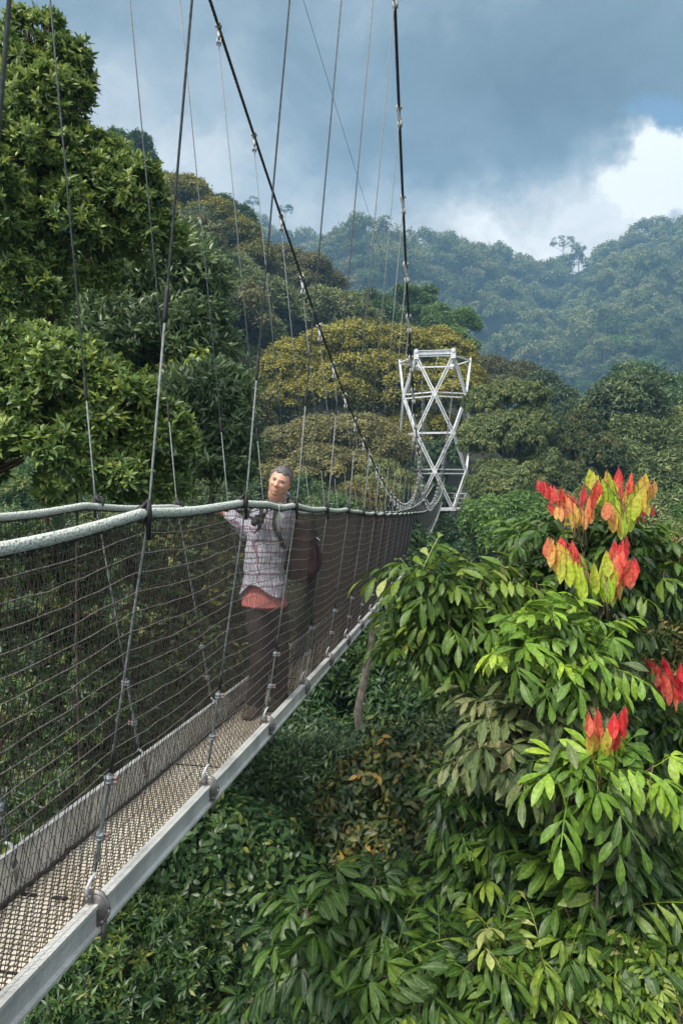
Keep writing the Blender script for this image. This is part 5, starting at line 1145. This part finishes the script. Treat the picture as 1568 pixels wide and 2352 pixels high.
# -- the far ridge
def far_set(k, q, lo):
    sp = [('lf_forest', 19, 9.0, 'bark_pale', .8, .62, 0), ('lf_forest', 22, 8.5, 'bark_pale', .8, .55, 1), ('lf_green', 18, 8.5, 'bark_pale', .85, .65, 2), ('lf_ochre', 18, 9.5, 'bark_pale', .7, .5, 3), ('lf_dark', 21, 9.0, 'bark_pale', .85, .65, 4), ('lf_forest', 25, 6.0, 'bark_pale', .7, .35, 5)]
    return [variant(221+i, m_, H_, R_, int(k*(1 if i < 5 else .5)), 'tuft_far', q, .42, bk, fl, hh_) for m_, H_, R_, bk, fl, hh_, i in sp]
FAR = far_set(560, 1.0, 0); LOW = far_set(170, 1.75, 1)
FT = []
r = np.random.default_rng(400); cell = {}
for _ in range(16000):
    y = r.uniform(225, 494)*RS; u = r.uniform(-.30, .56); x = u*y
    key = (int(x//(7.3*RS)), int(y//(7.3*RS)))
    if any((x-q[0])**2+(y-q[1])**2 < (7.3*RS)**2 for dx in (-1, 0, 1) for dy in (-1, 0, 1) for q in cell.get((key[0]+dx, key[1]+dy), [])): continue
    px = 784+u*F; 
    if px < 380: continue
    cell.setdefault(key, []).append((x, y)); FT.append((x, y))
FT.sort(key=lambda q: q[1])
SV, SF, ST, SN = [], [], [], 0
for i, (x, y) in enumerate(FT):
    z = float(ground_h(x, y))-(12 if y > 440*RS else 0); v = r.choice(6, p=[.33, .24, .16, .08, .16, .03]); s = RS*r.uniform(.55, 1.1); rz = r.uniform(0, 6.28); sz = s*r.uniform(.8, 1.1)
    if i < 300:
        place(FAR[v], 'ridge_tree', 'haze-softened rainforest tree on the far valley side', 'rainforest trees on the far valley side', (x, y, z-2), rz, (s, s, sz))
    else:
        me = LOW[v][0]; nv = len(me.vertices)
        if not hasattr(me, 'x') and me.name not in cell:
            a = np.zeros(nv*3, np.float32); me.vertices.foreach_get('co', a); f = np.zeros(len(me.loops), np.int32); me.loops.foreach_get('vertex_index', f)
            t_ = np.zeros(nv, np.float32); me.attributes['tint'].data.foreach_get('value', t_); cell[me.name] = (a.reshape(-1, 3), f.reshape(-1, 4), t_)
        a, f, t_ = cell[me.name]
        V = (a@rotz(rz).T)*[s, s, sz]+[x, y, z-1]; SV.append(V); SF.append(f+SN); ST.append(np.clip(t_+r.normal(0, .2), .01, .99)); SN += nv
        
V = np.concatenate(SV); tag(mesh_obj('distant_forest', V, np.concatenate(SF), M['lf_forest'], None, np.concatenate(ST)), 'blue green rainforest covering the hazy ridge', 'forest', kind='stuff')
print('far trees', len(FT), 'stuff verts', SN)
# lone trees on the skyline notch
def sky_tree(label, px, py, y, rx, ry, seed, n=420, mat='lf_dark'):
    lob = [(px, py, y, rx, ry), (px-rx*.6, py+ry*.5, y, rx*.6, ry*.5), (px+rx*.6, py+ry*.6, y, rx*.6, ry*.5)]
    lob = [(a, b, c*RS, d, e) for a, b, c, d, e in lob]; tree('skyline_tree', label, lob, 'tuft_far', n, mat, seed=seed, sub=.33, subn=12, r0=.6, size=1.2, inner=0, nlimb=10, flat=.5, jit=.1, cam=False, tint=.35)
sky_tree('tall open crowned tree standing against the sky in the ridge notch', 1292, 555, 478, 26, 14, 501, 300)
sky_tree('smaller open tree right of the tall one in the ridge notch', 1328, 567, 478, 14, 9, 502, 120)
sky_tree('round treetop standing up from the skyline above the tower', 830, 512, 478, 22, 12, 503, 200)
sky_tree('treetop on the skyline at the upper left of the ridge', 580, 462, 440, 16, 9, 504, 140)
sky_tree('spreading treetop on the skyline between the two main cables', 655, 480, 450, 16, 9, 505, 140)
# ================================================================== sky, sun, haze, camera
SUN_EL, SUN_AZ = 56.0, 222.0      # azimuth clockwise from +Y (the view direction)
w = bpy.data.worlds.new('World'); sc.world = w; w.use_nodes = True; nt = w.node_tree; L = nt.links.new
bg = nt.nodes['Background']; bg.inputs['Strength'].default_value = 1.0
sky = N(nt, 'ShaderNodeTexSky'); sky.sky_type = 'NISHITA'; sky.sun_disc = False
sky.sun_elevation = math.radians(SUN_EL); sky.sun_rotation = math.radians(SUN_AZ)
skm = N(nt, 'ShaderNodeVectorMath', operation='SCALE'); skm.inputs['Scale'].default_value = .085; L(sky.outputs[0], skm.inputs[0])
tc = N(nt, 'ShaderNodeTexCoord')
dirn = N(nt, 'ShaderNodeVectorMath', operation='NORMALIZE'); L(tc.outputs['Generated'], dirn.inputs[0])
def vnoise(vec, scale, detail=5, rough=.5, stretch=(1, 1, 1), off=(0, 0, 0)):
    mp = N(nt, 'ShaderNodeMapping'); mp.inputs['Scale'].default_value = stretch; mp.inputs['Location'].default_value = off; L(vec, mp.inputs['Vector'])
    n_ = N(nt, 'ShaderNodeTexNoise'); n_.inputs['Scale'].default_value = scale; n_.inputs['Detail'].default_value = detail; n_.inputs['Roughness'].default_value = rough
    L(mp.outputs[0], n_.inputs['Vector']); return n_
warp = vnoise(dirn.outputs[0], 5.5, 10, .62)
sub = N(nt, 'ShaderNodeVectorMath', operation='SUBTRACT'); sub.inputs[1].default_value = (.5, .5, .5); L(warp.outputs['Color'], sub.inputs[0])
scl = N(nt, 'ShaderNodeVectorMath', operation='SCALE'); scl.inputs['Scale'].default_value = .20; L(sub.outputs[0], scl.inputs[0])
wd = N(nt, 'ShaderNodeVectorMath', operation='ADD'); L(dirn.outputs[0], wd.inputs[0]); L(scl.outputs[0], wd.inputs[1])
def math_(op, a, b=None, c=None, clamp=False):
    m_ = N(nt, 'ShaderNodeMath', operation=op); m_.use_clamp = clamp
    for i, v in enumerate((a, b, c)):
        if v is None: continue
        if isinstance(v, (int, float)): m_.inputs[i].default_value = v
        else: L(v, m_.inputs[i])
    return m_.outputs[0]
def pdir(px, py): return tuple(float(q) for q in nrm([(px-784)/F, 1, (HY-py)/F]))
def blob(px, py, rad, wgt, st=(1, 1, 1), warped=True, inner=0.0):
    s1 = N(nt, 'ShaderNodeVectorMath', operation='SUBTRACT'); L((wd if warped else dirn).outputs[0], s1.inputs[0]); s1.inputs[1].default_value = pdir(px, py)
    s2 = N(nt, 'ShaderNodeVectorMath', operation='MULTIPLY'); L(s1.outputs[0], s2.inputs[0]); s2.inputs[1].default_value = st
    ln = N(nt, 'ShaderNodeVectorMath', operation='LENGTH'); L(s2.outputs[0], ln.inputs[0])
    mr = N(nt, 'ShaderNodeMapRange', interpolation_type='SMOOTHSTEP'); mr.inputs['From Min'].default_value = rad*inner; mr.inputs['From Max'].default_value = rad; mr.inputs['To Min'].default_value = wgt; mr.inputs['To Max'].default_value = 0
    L(ln.outputs['Value'], mr.inputs['Value']); return mr.outputs[0]
big = vnoise(wd.outputs[0], 3.4, 10, .56, (1, 1, 1.5), (3.1, 1.7, .4))
val = math_('MULTIPLY_ADD', big.outputs['Fac'], 1.35, -.25)
for args in SKY_BLOBS: val = math_('ADD', val, blob(*args))
cr = ramp(nt, [(.0, (.095, .13, .158)), (.28, (.15, .20, .24)), (.45, (.23, .285, .33)), (.62, (.36, .405, .44)), (.80, (.60, .61, .61)), (1.0, (.95, .94, .92))])
L(val, cr.inputs['Fac'])
# gap of blue sky in the clouds
gap = math_('ADD', blob(1530, 265, .040, 1.0, (1, 1, 1.4), True, .35), 0.0, clamp=True)
blue = N(nt, 'ShaderNodeVectorMath', operation='MULTIPLY'); L(skm.outputs[0], blue.inputs[0]); blue.inputs[1].default_value = (1.35, 1.45, 1.35)
mx = N(nt, 'ShaderNodeMixRGB'); L(gap, mx.inputs[0]); L(cr.outputs[0], mx.inputs[1]); L(blue.outputs[0], mx.inputs[2])
# the overcast brightens towards the hidden sun, high and behind the viewer
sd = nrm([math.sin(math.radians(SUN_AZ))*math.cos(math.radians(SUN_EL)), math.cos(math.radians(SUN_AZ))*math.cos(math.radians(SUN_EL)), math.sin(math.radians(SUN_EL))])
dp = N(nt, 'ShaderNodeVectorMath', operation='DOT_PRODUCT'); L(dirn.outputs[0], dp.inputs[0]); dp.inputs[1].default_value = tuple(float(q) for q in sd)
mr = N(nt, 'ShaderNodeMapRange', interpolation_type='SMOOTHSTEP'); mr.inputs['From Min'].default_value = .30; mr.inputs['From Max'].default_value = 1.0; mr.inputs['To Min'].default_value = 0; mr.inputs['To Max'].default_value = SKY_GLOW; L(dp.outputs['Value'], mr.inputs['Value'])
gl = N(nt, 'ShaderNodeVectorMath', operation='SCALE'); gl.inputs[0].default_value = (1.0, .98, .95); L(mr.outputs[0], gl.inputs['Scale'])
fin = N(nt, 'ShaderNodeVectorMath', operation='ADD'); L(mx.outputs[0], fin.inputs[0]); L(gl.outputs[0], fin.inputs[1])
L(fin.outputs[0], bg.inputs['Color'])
w.cycles.sampling_method = 'MANUAL'; w.cycles.sample_map_resolution = 512
sun = bpy.data.lights.new('sun', 'SUN'); sun.energy = SUN_E; sun.angle = math.radians(5); sun.color = (1, .93, .82)
so_ = bpy.data.objects.new('sun', sun); C.objects.link(so_); so_.location = (20, -20, 80)
so_.rotation_euler = Vector(tuple(-sd)).to_track_quat('-Z', 'Y').to_euler()
# haze: one box round everything, the sky outside it
if HAZE > 0:
    x0, x1, y0, y1, z0, z1 = -650, 990, -30, 1010, GMIN-1.0, 480
    V = [(x, y, z) for x in (x0, x1) for y in (y0, y1) for z in (z0, z1)]
    hz = mesh_obj('haze', V, [(0, 1, 3, 2), (4, 6, 7, 5), (0, 4, 5, 1), (2, 3, 7, 6), (0, 2, 6, 4), (1, 5, 7, 3)], None, smooth=False)
    m = bpy.data.materials.new('haze'); m.use_nodes = True; n2 = m.node_tree; n2.nodes.remove(n2.nodes['Principled BSDF'])
    pv = n2.nodes.new('ShaderNodeVolumePrincipled'); pv.inputs['Color'].default_value = (.36, .68, 1.0, 1); pv.inputs['Density'].default_value = HAZE; pv.inputs['Anisotropy'].default_value = .0
    n2.links.new(pv.outputs[0], n2.nodes['Material Output'].inputs['Volume']); hz.data.materials.append(m)
    tag(hz, 'pale blue haze lying in the valley air', 'haze', kind='stuff')
cam = bpy.data.cameras.new('camera'); co = bpy.data.objects.new('camera', cam); C.objects.link(co); sc.camera = co
co.location = (0, 0, Z0); co.rotation_euler = (math.pi/2, 0, 0)
cam.sensor_fit = 'VERTICAL'; cam.sensor_height = 36; cam.lens = 36*F/2352; cam.shift_y = -(1176-HY)/2352
cam.clip_start = .05; cam.clip_end = 3000
sc.render.resolution_x = 682; sc.render.resolution_y = 1024
sc.view_settings.view_transform = 'Standard'; sc.view_settings.look = 'None'; sc.view_settings.exposure = EXPO; sc.view_settings.gamma = 1
cy = sc.cycles; cy.max_bounces = 6; cy.diffuse_bounces = 2; cy.glossy_bounces = 2; cy.transmission_bounces = 3; cy.volume_bounces = 0; cy.transparent_max_bounces = 4
cy.use_denoising = True; cy.denoiser = 'OPENIMAGEDENOISE'; cy.denoising_input_passes = 'RGB_ALBEDO_NORMAL'; cy.use_adaptive_sampling = False
cy.sample_clamp_indirect = 6
